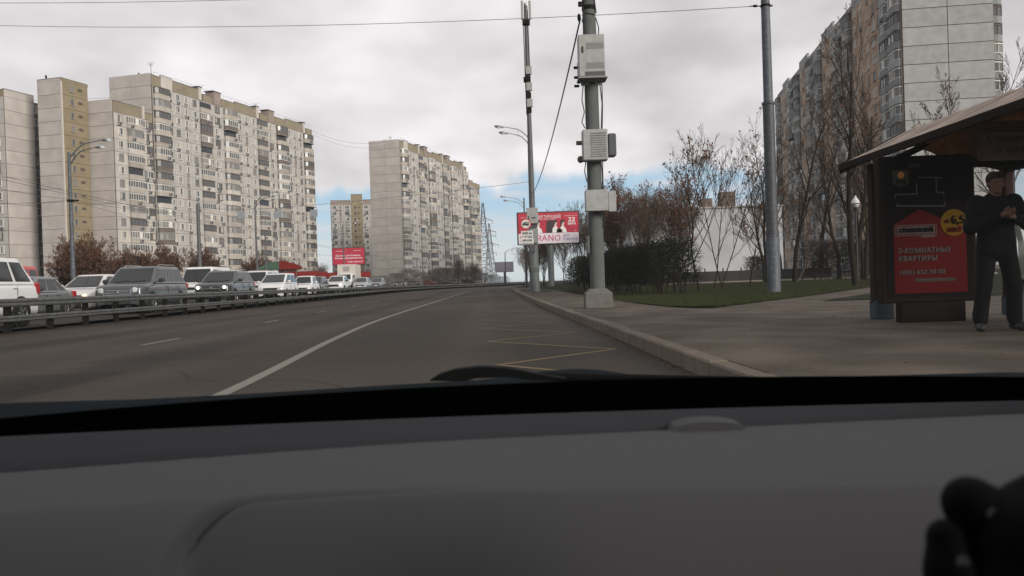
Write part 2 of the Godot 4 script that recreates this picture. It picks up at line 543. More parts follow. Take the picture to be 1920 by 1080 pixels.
# ---------------------------------------------------------------- the place
func _ready() -> void:
	rng.seed = 77
	var cam := Camera3D.new()
	cam.name = "camera"
	cam.position = Vector3(0, 0.85, 0)
	cam.basis = Basis(Vector3.RIGHT, -11.0 / 1600.0) * Basis(Vector3.BACK, -0.033)
	cam.fov = 37.3
	cam.near = 0.05
	cam.far = 3000.0
	var at := CameraAttributesPhysical.new()
	at.frustum_focal_length = 35.55
	at.frustum_focus_distance = 25.0
	at.frustum_near = 0.05
	at.frustum_far = 3000.0
	at.exposure_aperture = 14.0
	cam.attributes = at
	add_child(cam)
	cam.fov = 37.3
	var we := WorldEnvironment.new()
	we.name = "world_environment"
	var e := Environment.new()
	e.background_mode = Environment.BG_SKY
	var sky := Sky.new()
	var sm := PanoramaSkyMaterial.new()
	sm.panorama = sky_texture()
	sky.sky_material = sm
	e.sky = sky
	e.tonemap_mode = Environment.TONE_MAPPER_LINEAR
	e.tonemap_exposure = 1.0
	e.background_energy_multiplier = 1.08
	e.sdfgi_enabled = true
	e.ssao_enabled = true
	e.ssil_enabled = true
	e.fog_enabled = true
	e.fog_density = 0.00015
	e.fog_light_color = Color(0.80, 0.82, 0.86)
	we.environment = e
	add_child(we)
	var sun := DirectionalLight3D.new()
	sun.name = "sun"
	sun.light_energy = 1.25
	sun.light_color = Color(1.0, 0.97, 0.925)
	sun.light_angular_distance = 20.0
	sun.shadow_enabled = true
	sun.look_at_from_position(Vector3(50, 20, 54), Vector3.ZERO)   # low, from the right and a little behind
	add_child(sun)

	make_materials()
	build_ground()
	build_barrier()
	build_buildings()
	build_vehicles()
	build_street()
	build_plants()
	build_shelter()
	build_people()
	build_our_car()

# guard rail line and kerb line, in metres right of the camera and metres ahead
var RAIL := [[-11.35, -25], [-11.75, -8], [-12.15, 8], [-12.45, 22], [-12.85, 42], [-13.4, 60], [-14.25, 84], [-14.9, 105], [-14.95, 122], [-14.2, 138], [-12.2, 156], [-9.2, 175], [-4.6, 196], [1.0, 220], [8.0, 246], [18.0, 280], [32.0, 320]]
var KERB := [[2.9, -14], [1.95, -4], [1.68, 4], [1.58, 7.3], [1.41, 14.1], [1.06, 25.6], [0.68, 42.8], [0.4, 58], [0.22, 71], [0.1, 88], [0.15, 104], [0.6, 122], [1.6, 138], [3.6, 156], [6.4, 174], [10.6, 196], [16.0, 220], [23.0, 246], [33.0, 280], [47.0, 320]]
var rail_pts := PackedVector3Array()
var kerb_pts := PackedVector3Array()

func smooth_line(src: Array, step: float) -> PackedVector3Array:
	var c := Curve3D.new()
	for i in src.size():
		var p: Array = src[maxi(i - 1, 0)]
		var q: Array = src[mini(i + 1, src.size() - 1)]
		var t := (Vector3(q[0], 0, -q[1]) - Vector3(p[0], 0, -p[1])) / 6.0
		c.add_point(Vector3(src[i][0], 0, -src[i][1]), -t, t)
	c.bake_interval = 0.5
	var out := PackedVector3Array()
	var n := int(c.get_baked_length() / step)
	for i in n + 1:
		out.append(c.sample_baked(i * step, true))
	return out

func side(line: PackedVector3Array, i: int) -> Vector3:   # to the right of travel
	var d := line[mini(i + 1, line.size() - 1)] - line[maxi(i - 1, 0)]
	return d.cross(Vector3.UP).normalized()

func line_at(tab: Array, d: float) -> float:   # x at a distance ahead
	for i in tab.size() - 1:
		if d <= tab[i + 1][1]:
			var k: float = (d - tab[i][1]) / (tab[i + 1][1] - tab[i][1])
			return lerpf(tab[i][0], tab[i + 1][0], k)
	return tab[-1][0]

func opp_y(d: float) -> float:   # the other carriageway climbs a little
	return 0.05 + 0.0045 * clampf(d - 20.0, 0.0, 120.0)

func gy(x: float, d: float) -> float:   # the ground on the right
	return 0.15 + 0.006 * clampf(d - 25.0, 0.0, 60.0) * clampf((x - line_at(KERB, d) - 1.5) / 5.0, 0.0, 1.0)

func ribbon(line: PackedVector3Array, o0: float, o1: float, i0: int, i1: int, y0 := 0.0, y1 := 0.0, rise := false) -> MB:
	var b := MB.new()
	for i in range(i0, i1):
		var s0 := side(line, i)
		var s1 := side(line, i + 1)
		var h0 := opp_y(-line[i].z) if rise else 0.0
		var h1 := opp_y(-line[i + 1].z) if rise else 0.0
		b.quad(line[i] + s0 * o0 + Vector3(0, y0 + h0, 0), line[i] + s0 * o1 + Vector3(0, y1 + h0, 0), line[i + 1] + s1 * o1 + Vector3(0, y1 + h1, 0), line[i + 1] + s1 * o0 + Vector3(0, y0 + h1, 0))
	return b

func strip_between(a: PackedVector3Array, b: PackedVector3Array, y: float) -> MB:
	var m := MB.new()
	for i in mini(a.size(), b.size()) - 1:
		var u := Vector3(0, y, 0)
		m.quad(a[i] + u, b[i] + u, b[i + 1] + u, a[i + 1] + u)
	return m

func sheet(left: Callable, right: Callable, d0: float, d1: float, step: float, cols: int, lift: float, edge := 0.0) -> MB:
	var m := MB.new()
	var rows := []
	var n := int(ceil((d1 - d0) / step))
	for i in n + 1:
		var d := lerpf(d0, d1, float(i) / n)
		var r := PackedVector3Array()
		var l: float = left.call(d)
		var q: float = right.call(d)
		for j in cols + 1:
			var x := lerpf(l, q, pow(float(j) / cols, 1.6))
			if edge > 0.0 and j == 0:
				x += edge * sin(d * 3.1) * 0.6 + edge * sin(d * 7.7 + 1.0) * 0.4
			r.append(P(x, gy(x, d) + lift, d))
		rows.append(r)
	m.grid(rows)
	# grid() takes (next row) x (next column) as outside; rows run ahead and columns right, so that is up
	return m

func build_ground() -> void:
	rail_pts = smooth_line(RAIL, 2.0)
	kerb_pts = smooth_line(KERB, 1.0)
	var g := MB.new()
	g.quad(Vector3(-1500, -0.06, 300), Vector3(1500, -0.06, 300), Vector3(1500, -0.06, -2500), Vector3(-1500, -0.06, -2500))
	setting("ground", am([g, M.ground]))
	# our carriageway, its texture laid along the guard rail
	var r := MB.new()
	var along := 0.0
	for i in rail_pts.size() - 1:
		var s0 := side(rail_pts, i)
		var s1 := side(rail_pts, i + 1)
		var nx := along + rail_pts[i].distance_to(rail_pts[i + 1])
		for k in 4:
			var a := -0.35 + 5.0 * k
			var b := a + 5.0
			var p := [rail_pts[i] + s0 * a, rail_pts[i] + s0 * b, rail_pts[i + 1] + s1 * b, rail_pts[i + 1] + s1 * a]
			r.quad(p[0], p[1], p[2], p[3])
			var t := [Vector2(maxf(a, 0.0) / 20.0, along / 42.0), Vector2(b / 20.0, along / 42.0), Vector2(b / 20.0, nx / 42.0), Vector2(maxf(a, 0.0) / 20.0, nx / 42.0)]
			for q in [t[0], t[2], t[1], t[0], t[3], t[2]]: r.uv.append(q)
		along = nx
	setting("road", am([r, M.road]))
	setting("opposite_road", am([ribbon(rail_pts, -13.2, -0.45, 0, rail_pts.size() - 1, 0, 0, true), M.road_far]))
	var lk := ribbon(rail_pts, -13.35, -13.2, 0, rail_pts.size() - 1, 0.14, 0.14, true)
	var lk2 := ribbon(rail_pts, -13.2, -13.19, 0, rail_pts.size() - 1, 0.14, -0.02, true)
	setting("opposite_kerb", am([lk, M.kerb, lk2, M.kerb]))
	setting("opposite_pavement", am([ribbon(rail_pts, -17.4, -13.35, 0, rail_pts.size() - 1, 0.135, 0.135, true), M.pavement]))
	setting("opposite_verge", am([ribbon(rail_pts, -60.0, -17.4, 0, rail_pts.size() - 1, 0.05, 0.13, true), M.ground]))

	# kerb: stones one by one while they can be told apart, then one run
	var k := Node3D.new()
	k.name = "kerb"
	add_child(k)
	k.set_meta("kind", "structure")
	var run := MB.new()
	for i in kerb_pts.size() - 1:
		var p := kerb_pts[i]
		var q := kerb_pts[i + 1]
		var dir := (q - p).normalized()
		var s := dir.cross(Vector3.UP).normalized()
		var bs := Basis(s, Vector3.UP, -dir)
		if -p.z > 62.0 or -p.z < -4.0:
			run.box((p + q) * 0.5 + s * 0.09 + Vector3(0, 0.03, 0), Vector3(0.18, 0.24, p.distance_to(q) + 0.01), bs)
		else:
			var b := MB.new()
			b.cbox(Vector3.ZERO, Vector3(0.18, 0.25, p.distance_to(q) - 0.022), 0.016)
			var jig := Vector3(rng.randf_range(-0.006, 0.006), rng.randf_range(-0.004, 0.004), 0)
			var o := part("kerb_stone", b, [M.kerb, M.kerb_pale, M.kerb_dark][rng.randi() % 3], k)
			o.transform = Transform3D(bs.rotated(Vector3.UP, rng.randf_range(-0.006, 0.006)), (p + q) * 0.5 + s * 0.09 + Vector3(0, 0.026, 0) + jig)
	var bed := MB.new()
	for i in range(6, 80):
		var p := kerb_pts[i]
		var s := side(kerb_pts, i)
		bed.box(p + s * 0.12 + Vector3(0, 0.02, 0), Vector3(0.12, 0.2, 1.02), Basis(s, Vector3.UP, s.cross(Vector3.UP)))
	tag(part("kerb_bed", bed, M.joint, k), "", "", "", "stuff")
	tag(part("kerb_run", run, M.kerb, k), "", "", "", "stuff")

	# pavement and lawns on the right
	setting("pavement", am([sheet(func(d): return line_at(KERB, d) + 0.178, func(_d): return 45.0, -8, 104, 2.0, 16, -0.004), M.pavement]))
	var lawn_left := func(d):
		var t := [[4.2, 18.3], [3.75, 19.5], [3.45, 22.9], [3.3, 30], [3.15, 42], [3.1, 54], [2.6, 66], [2.4, 80], [2.6, 104]]
		return line_at(t, d)
	var lawn_right := func(d):
		return 4.25 + (d - 18.3) * 0.655 if d < 43 else 45.0 + (d - 43) * 0.6
	setting("lawn", am([sheet(lawn_left, lawn_right, 18.35, 108, 0.8, 14, 0.012, 0.10), M.grass]))
	setting("lawn_by_the_shelter", am([sheet(func(d): return 7.35 + maxf(0.0, d - 20.4) * 0.655, func(_d): return 45.0, 20.35, 43.5, 0.8, 10, 0.012, 0.06), M.grass]))
	var patch_l := func(d): return line_at(KERB, d) + 0.3 + 0.9 * pow(absf(d - 66.0) / 13.0, 2.0)
	setting("bare_verge", am([sheet(patch_l, func(d): return line_at(KERB, d) + 2.2, 54, 78, 1.0, 6, 0.006, 0.05), M.ground]))
	var far_l := func(d): return line_at(KERB, d) + 0.178
	setting("far_verge", am([sheet(far_l, func(d): return line_at(KERB, d) + 120.0, 103, 318, 4.0, 10, 0.02), M.grass]))
	# grass blades along the lawn edge and over the near lawn
	var blades := MultiMesh.new()
	blades.transform_format = MultiMesh.TRANSFORM_3D
	var bl := MB.new()
	for i in 5:
		var a := rng.randf() * TAU
		var o := Vector3(cos(a), 0, sin(a)) * 0.03
		var w := Vector3(cos(a * 3.0), 0, sin(a * 3.0)) * 0.006
		bl.tri(o - w, o + w, o + Vector3(rng.randf_range(-0.03, 0.03), rng.randf_range(0.03, 0.06), rng.randf_range(-0.03, 0.03)))
	blades.mesh = am([bl, M.grass_blade])
	var spots := []
	while spots.size() < 26000:
		var d := 18.4 + 45.0 * pow(rng.randf(), 1.5)
		var l: float = lawn_left.call(d)
		var q: float = minf(lawn_right.call(d), 26.0)
		var x := lerpf(l, q, rng.randf())
		spots.append(Transform3D(Basis(Vector3.UP, rng.randf() * TAU).scaled(Vector3.ONE * rng.randf_range(0.7, 1.4)), P(x, gy(x, d) + 0.012, d)))
	blades.instance_count = spots.size()
	for i in spots.size(): blades.set_instance_transform(i, spots[i])
	var mm := MultiMeshInstance3D.new()
	mm.name = "grass"
	mm.multimesh = blades
	add_child(mm)
	tag(mm, "short green grass of the lawn beside the pavement", "grass", "", "stuff")

	# fallen leaves along the kerb and over the lawn
	var fl := MultiMesh.new()
	fl.transform_format = MultiMesh.TRANSFORM_3D
	var fb := MB.new()
	fb.quad(Vector3(-0.03, 0.004, 0), Vector3(0, 0.012, 0.018), Vector3(0.032, 0.003, 0), Vector3(0, 0.010, -0.018))
	fl.mesh = am([fb, M.leaf])
	var ls := []
	for i in 900:
		var d := 5.0 + 40.0 * pow(rng.randf(), 1.4)
		var kx: float = line_at(KERB, d)
		var x := kx - absf(rng.randfn()) * 0.10 - 0.02 if i % 2 == 0 else lerpf(kx + 0.2, kx + 9.0, pow(rng.randf(), 0.8))
		ls.append(Transform3D(Basis(Vector3.UP, rng.randf() * TAU).scaled(Vector3.ONE * rng.randf_range(0.5, 1.1)), P(x, 0.004 if i % 2 == 0 else gy(x, d) + 0.016, d)))
	fl.instance_count = ls.size()
	for i in ls.size(): fl.set_instance_transform(i, ls[i])
	var fm := MultiMeshInstance3D.new()
	fm.name = "fallen_leaves"
	fm.multimesh = fl
	add_child(fm)
	tag(fm, "small brown fallen leaves along the kerb and on the pavement", "leaves", "", "stuff")

	# painted markings
	var solid := MB.new()
	var pts := smooth_line([[-2.05, -4], [-2.25, 2], [-2.44, 7.3], [-3.04, 15.0], [-3.47, 24.5], [-3.97, 50.6], [-4.55, 80], [-4.9, 104], [-4.5, 122], [-3.5, 140], [-1.5, 156], [1.5, 176], [6, 198], [12, 222], [20, 250]], 1.0)
	for i in pts.size() - 1:
		var s0 := side(pts, i) * 0.065
		var s1 := side(pts, i + 1) * 0.065
		var u := Vector3(0, 0.004, 0)
		solid.quad(pts[i] - s0 + u, pts[i] + s0 + u, pts[i + 1] + s1 + u, pts[i + 1] - s1 + u)
	setting("solid_lane_line", am([solid, M.line_white]))
	var dl := smooth_line([[-5.6, 0], [-6.2, 14.2], [-6.5, 22.5], [-6.96, 31], [-7.6, 50], [-8.6, 84], [-9.2, 105], [-9.0, 124], [-7.9, 142], [-5.9, 158], [-2.8, 178], [2, 200]], 1.0)
	var lanes := Node3D.new()
	lanes.name = "broken_lane_line"
	add_child(lanes)
	lanes.set_meta("kind", "structure")
	var at := 6.2
	while at < 190:
		var i := int(at)
		var d := MB.new()
		var p := dl[i].lerp(dl[i + 1], at - i)
		var dir := (dl[i + 2] - dl[i]).normalized()
		var s := dir.cross(Vector3.UP).normalized() * 0.05
		var q := p + dir * 1.75
		var u := Vector3(0, 0.004, 0)
		d.quad(p - s + u, p + s + u, q + s + u, q - s + u)
		part("dash", d, M.line_white, lanes)
		at += 8.05
	var zz := Node3D.new()
	zz.name = "bus_stop_zigzag"
	add_child(zz)
	zz.set_meta("kind", "structure")
	var zl := []
	for j in 15:
		var dL := 5.2 + 3.58 * j
		var dR := 6.75 + 3.53 * j
		zl.append(P(0.03 - 0.0575 * (dL - 5.2), 0.004, dL))
		zl.append(P(minf(1.44 - 0.062 * (dR - 6.75), line_at(KERB, dR) - 0.1) if j < 6 else line_at(KERB, dR) - 0.32, 0.004, dR))
	for j in zl.size() - 1:
		var d := MB.new()
		var dir: Vector3 = (zl[j + 1] - zl[j]).normalized()
		var s := dir.cross(Vector3.UP).normalized() * 0.046
		var p: Vector3 = zl[j] - dir * 0.02
		var q: Vector3 = zl[j + 1] - dir * 0.05
		d.quad(p - s, p + s, q + s, q - s)
		part("zigzag_stroke", d, M.line_yellow, zz)
	var cb := MB.new()
	cb.quad(P(-3.3, 0.004, 55.6), P(-1.55, 0.004, 55.6), P(-1.55, 0.004, 56.3), P(-3.3, 0.004, 56.3))
	setting("short_bar_marking", am([cb, M.line_white]))

func build_barrier() -> void:
	var g := thing("guard_rail", "long grey steel guard rail with two beams on dark posts, between the carriageways", "guard rail")
	var pb := MB.new()
	pb.box(Vector3(0, 0.40, 0), Vector3(0.05, 0.83, 0.24))
	pb.box(Vector3(0, 0.40, 0.105), Vector3(0.09, 0.82, 0.014))
	pb.box(Vector3(0, 0.40, -0.105), Vector3(0.09, 0.82, 0.014))
	pb.box(Vector3(0.07, 0.74, 0), Vector3(0.07, 0.15, 0.15))
	pb.box(Vector3(0.07, 0.35, 0), Vector3(0.07, 0.12, 0.15))
	pb.box(Vector3(0, 0.008, 0), Vector3(0.24, 0.02, 0.24))
	var pm := am([pb, M.steel_post])
	for i in rail_pts.size():
		var s := side(rail_pts, i)
		put("post", pm, g, Transform3D(Basis(s, Vector3.UP, s.cross(Vector3.UP)), rail_pts[i]))
	# beams: a pressed profile on each side, in lengths of 4 m
	for spec in [["upper_beam", 0.645, 0.205], ["lower_beam", 0.275, 0.155]]:
		var h: float = spec[2]
		var prof := [[0.0, 0.0], [0.035, 0.0], [0.075, 0.16], [0.075, 0.36], [0.045, 0.5], [0.075, 0.64], [0.075, 0.84], [0.035, 1.0], [0.0, 1.0]]
		for i in range(0, rail_pts.size() - 2, 2):
			var b := MB.new()
			for j in 2:
				var p := rail_pts[i + j]
				var q := rail_pts[i + j + 1]
				var s0 := side(rail_pts, i + j)
				var s1 := side(rail_pts, i + j + 1)
				for f in [1.0]:
					for k in prof.size() - 1:
						var a := Vector3(0, spec[1] + prof[k][1] * h, 0)
						var c := Vector3(0, spec[1] + prof[k + 1][1] * h, 0)
						var o0: float = (0.1 + prof[k][0]) * f
						var o1: float = (0.1 + prof[k + 1][0]) * f
						b.quad(p + s0 * o0 + a, q + s1 * o0 + a, q + s1 * o1 + c, p + s0 * o1 + c)
						if k == 0 or k == prof.size() - 2: continue
						b.quad(p + s0 * (o0 - 0.006) + a, p + s0 * (o1 - 0.006) + c, q + s1 * (o1 - 0.006) + c, q + s1 * (o0 - 0.006) + a)
			part(spec[0], b, M.steel, g)

# ---------------------------------------------------------------- poles, signs, wires
func pole_lamp_arms(o: Node3D, top: float, dirx: float, reach: float, rise: float, m: Material) -> void:
	for k in 2:
		var y0 := top - 1.1 - 0.45 * k
		var L := reach * (1.0 - 0.17 * k)
		var pts := PackedVector3Array()
		var rad := PackedFloat32Array()
		for i in 9:
			var t := i / 8.0
			pts.append(Vector3(dirx * L * t, y0 + rise * sin(minf(t * 1.9, 1.0) * PI / 2) + 0.35 * t, 0.12 * k * t))
			rad.append(lerpf(0.045, 0.026, t))
		var b := MB.new()
		b.tube(pts, rad, 6)
		var arm := part("lamp_arm", b, m, o)
		var e := pts[8]
		var h := MB.new()
		var bs := Basis(Vector3.BACK, dirx * 0.16)
		h.sphere(Vector3.ZERO, Vector3(0.36, 0.09, 0.15), 12)
		var head := part("lamp_head", h, M.lamp_grey, arm)
		head.transform = Transform3D(bs, e + Vector3(dirx * 0.3, 0.02, 0))
		var l := MB.new()
		l.sphere(Vector3(dirx * 0.06, -0.055, 0), Vector3(0.23, 0.07, 0.12), 10)
		var lens := part("lamp_lens", l, M.lamp_lens, arm)
		lens.transform = head.transform
	var c := MB.new()
	c.bar(Vector3(dirx * reach * 0.45, top - 1.1 + rise + 0.1, 0.02), Vector3(dirx * reach * 0.45, top - 1.62 + rise + 0.15, 0.05), 0.015)
	part("arm_brace", c, m, o)

func plain_pole(o: Node3D, h: float, r0: float, r1: float, m: Material, called := "pole") -> void:
	var b := MB.new()
	b.lathe([[r0, -0.1], [r0, 0.0], [lerpf(r0, r1, 0.5), h * 0.5], [r1, h], [0.0, h + 0.02]], 14, Transform3D())
	part(called, b, m, o)

func wire(pts: Array, r: float, label: String, sag := 0.0) -> void:
	var b := MB.new()
	var p := PackedVector3Array()
	for i in pts.size() - 1:
		var n := 14
		for k in n + (1 if i == pts.size() - 2 else 0):
			var t := float(k) / n
			p.append(pts[i].lerp(pts[i + 1], t) - Vector3(0, sag * 4.0 * t * (1.0 - t), 0))
	b.tube(p, PackedFloat32Array([r]), 5)
	tag(part("overhead_wire", b, M.wire), label, "wire", "overhead wires")

func build_street() -> void:
	# --- the big equipment pole
	var o := thing("equipment_pole", "thick grey concrete pole on a square base block, carrying cabinets and cables", "utility pole", P(2.11, 0.15, 21.0))
	plain_pole(o, 11.5, 0.185, 0.15, M.pole_concrete)
	var b := MB.new()
	var q := [[0.33, 0.0], [0.335, 0.02], [0.325, 0.36], [0.20, 0.47], [0.185, 0.475]]
	for i in q.size() - 1:
		var r0: float = q[i][0]; var r1: float = q[i + 1][0]
		for k in 4:
			var a0 := Vector3(1, 0, 1).rotated(Vector3.UP, k * PI / 2)
			var a1 := Vector3(1, 0, 1).rotated(Vector3.UP, (k + 1) * PI / 2)
			b.quad(a0 * r0 + Vector3(0, q[i][1], 0), a1 * r0 + Vector3(0, q[i][1], 0), a1 * r1 + Vector3(0, q[i + 1][1], 0), a0 * r1 + Vector3(0, q[i + 1][1], 0))
	part("base_block", b, M.block_concrete, o)
	# upper cabinet with its door vents
	b = MB.new(); b.cbox(Vector3(-0.02, 6.06, 0.36), Vector3(0.62, 1.0, 0.42), 0.012)
	var c := part("upper_cabinet", b, M.cabinet, o)
	for y in [6.29, 5.82]:
		b = MB.new()
		for k in 5: b.box(Vector3(0.06, y - 0.056 + 0.028 * k, 0.577), Vector3(0.40, 0.017, 0.012))
		b.box(Vector3(0.06, y, 0.572), Vector3(0.42, 0.15, 0.004))
		part("vent", b, M.cabinet_vent, c)
	b = MB.new(); b.box(Vector3(0.05, 5.625, 0.574), Vector3(0.48, 0.09, 0.01)); part("lower_vent", b, M.cabinet_dark, c)
	b = MB.new(); b.cbox(Vector3(-0.235, 6.2, 0.585), Vector3(0.03, 0.16, 0.03), 0.006); part("handle", b, M.black, c)
	b = MB.new(); b.cbox(Vector3(-0.01, 5.53, 0.33), Vector3(0.70, 0.035, 0.56), 0.006); b.box(Vector3(-0.01, 5.48, 0.12), Vector3(0.5, 0.08, 0.06)); part("tray", b, M.cabinet_vent, o)
	b = MB.new()
	for y in [5.45, 5.66, 5.90]: b.box(Vector3(-0.36, y, 0.05), Vector3(0.12, 0.05, 0.08))
	b.box(Vector3(-0.31, 5.75, 0.1), Vector3(0.05, 0.5, 0.06))
	part("bracket", b, M.steel_post, o)
	# louvred unit and the dark box beside it
	b = MB.new(); b.cbox(Vector3(0.0, 3.93, 0.36), Vector3(0.60, 0.74, 0.36), 0.02)
	c = part("louvred_unit", b, M.cabinet, o)
	b = MB.new()
	for k in 11: b.box(Vector3(0.08, 3.65 + 0.056 * k, 0.548), Vector3(0.36, 0.024, 0.03), Basis(Vector3.RIGHT, 0.5))
	part("louvre", b, M.cabinet, c)
	b = MB.new(); b.cbox(Vector3(0.415, 3.93, 0.30), Vector3(0.20, 0.55, 0.30), 0.03); part("dark_unit", b, M.cabinet_dark, o)
	b = MB.new(); b.box(Vector3(-0.36, 4.03, 0.2), Vector3(0.14, 0.09, 0.1)); b.sphere(Vector3(-0.34, 3.63, 0.2), Vector3(0.08, 0.09, 0.08), 10); part("side_fitting", b, M.parapet_dark, o)
	# lower pair of boxes
	b = MB.new(); b.cbox(Vector3(0.0, 2.60, 0.34), Vector3(0.54, 0.51, 0.30), 0.01); c = part("lower_box", b, M.cabinet, o)
	b = MB.new(); b.cbox(Vector3(0.37, 2.57, 0.33), Vector3(0.19, 0.50, 0.26), 0.01); part("side_box", b, M.cabinet, o)
	b = MB.new(); b.box(Vector3(0.18, 2.79, 0.494), Vector3(0.015, 0.015, 0.01)); b.box(Vector3(0.2, 2.40, 0.494), Vector3(0.012, 0.012, 0.01)); part("lock", b, M.black, c)
	b = MB.new(); b.cbox(Vector3(-0.21, 1.55, 0.1), Vector3(0.07, 0.42, 0.12), 0.01); part("junction_box", b, M.pole_concrete, o)
	# cables on the pole
	for spec in [[[0.2, 5.5, 0.1], [0.24, 5.0, 0.1], [0.19, 4.3, 0.12]], [[0.25, 5.5, 0.12], [0.25, 4.9, 0.1], [0.22, 4.28, 0.1]], [[-0.2, 5.5, 0.1], [-0.25, 5.1, 0.12], [-0.2, 4.8, 0.1], [-0.27, 4.55, 0.12], [-0.2, 4.4, 0.12]], [[0.17, 3.6, 0.12], [0.19, 3.1, 0.1], [0.17, 2.8, 0.1]], [[0.21, 3.6, 0.1], [0.20, 3.2, 0.12], [0.2, 2.8, 0.1]], [[-0.2, 3.6, 0.1], [-0.24, 3.35, 0.1], [-0.19, 3.1, 0.1]], [[0.16, 2.35, 0.15], [0.2, 2.2, 0.13], [0.17, 1.95, 0.1]], [[0.16, 7.1, 0.05], [0.22, 6.85, 0.08], [0.2, 6.5, 0.1]], [[-0.17, 7.5, 0.1], [0.0, 7.7, 0.17], [0.22, 8.2, 0.1], [0.3, 8.5, 0.0]], [[-0.2, 7.45, 0.1], [-0.1, 7.2, 0.17], [0.12, 7.15, 0.16]], [[0.17, 7.2, 0.1], [0.12, 7.6, 0.15], [0.2, 8.0, 0.05]]]:
		var pts := PackedVector3Array()
		for s in spec: pts.append(Vector3(s[0], s[1], s[2]))
		b = MB.new(); b.tube(pts, PackedFloat32Array([0.014]), 6)
		part("cable", b, M.black, o)
	b = MB.new()
	b.lathe([[0.165, 7.3], [0.175, 7.31], [0.175, 7.4], [0.165, 7.41]], 14, Transform3D())
	b.box(Vector3(-0.2, 7.45, 0.05), Vector3(0.12, 0.1, 0.1)); b.sphere(Vector3(-0.25, 7.12, 0.05), Vector3(0.045, 0.11, 0.045), 8)
	b.box(Vector3(-0.14, 8.6, 0), Vector3(0.2, 0.07, 0.07))
	part("clamp", b, M.steel_post, o)

	# --- blue-grey wire pole
	o = thing("wire_pole", "blue-grey tubular steel pole standing in the lawn left of the shelter", "utility pole", P(9.24, gy(9.24, 30.1), 30.1))
	b = MB.new(); b.lathe([[0.225, -0.1], [0.225, 2.2], [0.205, 2.21], [0.2, 6.6], [0.225, 6.62], [0.225, 6.7], [0.0, 6.7]], 16, Transform3D()); part("lower_tube", b, M.pole_blue_dark, o)
	b = MB.new(); b.lathe([[0.165, 6.6], [0.145, 12.0], [0.0, 12.02]], 16, Transform3D()); part("upper_tube", b, M.pole_blue, o)
	b = MB.new(); b.lathe([[0.235, -0.08], [0.235, 1.9], [0.226, 1.92], [0.226, -0.08]], 16, Transform3D()); part("painted_foot", b, M.pole_blue, o)
	b = MB.new(); b.lathe([[0.16, 10.05], [0.175, 10.06], [0.175, 10.13], [0.16, 10.14]], 14, Transform3D())
	b.bar(Vector3(-0.17, 10.09, 0), Vector3(-0.55, 10.10, 0), 0.02); b.sphere(Vector3(-0.36, 10.1, 0), Vector3(0.1, 0.05, 0.05), 8); b.box(Vector3(0.2, 10.09, 0), Vector3(0.1, 0.05, 0.05))
	part("wire_clamp", b, M.steel_post, o)

	# --- antenna mast with lamp arms
	o = thing("antenna_mast", "tall slim mast on a thick concrete foot, with antennas, boxes and lamp arms", "mast", P(1.54, 0.15, 57.7))
	b = MB.new(); b.lathe([[0.34, -0.1], [0.36, 0.0], [0.33, 1.0], [0.30, 3.4]], 14, Transform3D()); part("foot", b, M.pole_green, o)
	b = MB.new(); b.lathe([[0.345, 1.32], [0.36, 1.34], [0.36, 1.62], [0.345, 1.64]], 14, Transform3D()); part("band", b, M.pole_concrete, o)
	b = MB.new(); b.lathe([[0.21, 3.4], [0.19, 8.0], [0.15, 11.8], [0.12, 19.3], [0.0, 19.3]], 12, Transform3D()); part("tube", b, M.pole_dark, o)
	for y in [14.9, 13.8, 12.7]:
		b = MB.new(); b.cbox(Vector3(0.06, y, 0.2), Vector3(0.40, 0.54, 0.24), 0.02); part("radio_unit", b, M.cabinet, o)
	b = MB.new()
	for y in [14.35, 13.25, 12.25]: b.cbox(Vector3(0.0, y, 0.12), Vector3(0.36, 0.34, 0.3), 0.02)
	b.box(Vector3(-0.2, 14.3, 0.1), Vector3(0.2, 0.35, 0.18)); b.box(Vector3(-0.16, 13.4, 0.1), Vector3(0.06, 2.9, 0.08))
	part("mount", b, M.steel_post, o)
	b = MB.new(); b.bar(Vector3(-0.16, 12.0, 0.12), Vector3(-0.2, 19.0, 0.1), 0.03); b.bar(Vector3(0.16, 14.0, 0.1), Vector3(0.12, 19.0, 0.12), 0.022); part("feeder_cable", b, M.black, o)
	for k in 3:
		b = MB.new(); b.cbox(Vector3(0.3 * cos(k * 2.1 + 0.4), 18.95, 0.3 * sin(k * 2.1 + 0.4)), Vector3(0.16, 1.3, 0.12), 0.03); part("antenna", b, M.cabinet, o)
	b = MB.new(); b.cbox(Vector3(0.0, 18.15, 0.1), Vector3(0.5, 0.35, 0.4), 0.03); part("antenna_mount", b, M.steel_post, o)
	pole_lamp_arms(o, 11.4, -1.0, 1.75, 0.55, M.lamp_grey)
	b = MB.new(); b.cbox(Vector3(-0.02, 5.1, 0.5), Vector3(0.76, 1.05, 0.34), 0.02); var bx := part("upper_box", b, M.cabinet, o)
	b = MB.new(); b.box(Vector3(0.05, 4.95, 0.675), Vector3(0.26, 0.09, 0.008)); part("nameplate", b, M.sign_black, bx)
	b = MB.new(); b.cbox(Vector3(-0.02, 3.75, 0.48), Vector3(0.68, 0.98, 0.3), 0.02); part("lower_box", b, M.cabinet_vent, o)
	b = MB.new(); b.cbox(Vector3(0.0, 4.4, 0.38), Vector3(0.6, 0.24, 0.2), 0.02); b.cbox(Vector3(-0.1, 2.95, 0.3), Vector3(0.4, 0.6, 0.25), 0.02); part("cable_box", b, M.cabinet_dark, o)

	# --- truck ban sign on its own post
	o = thing("truck_ban_sign", "round red-ringed truck ban sign over two white plates on a thin post", "road sign", P(1.09, 0.15, 44.2))
	b = MB.new(); b.bar(Vector3.ZERO, Vector3(-0.11, 4.1, 0.0), 0.035, 8); part("post", b, M.pole_concrete, o)
	var sg := MB.new()
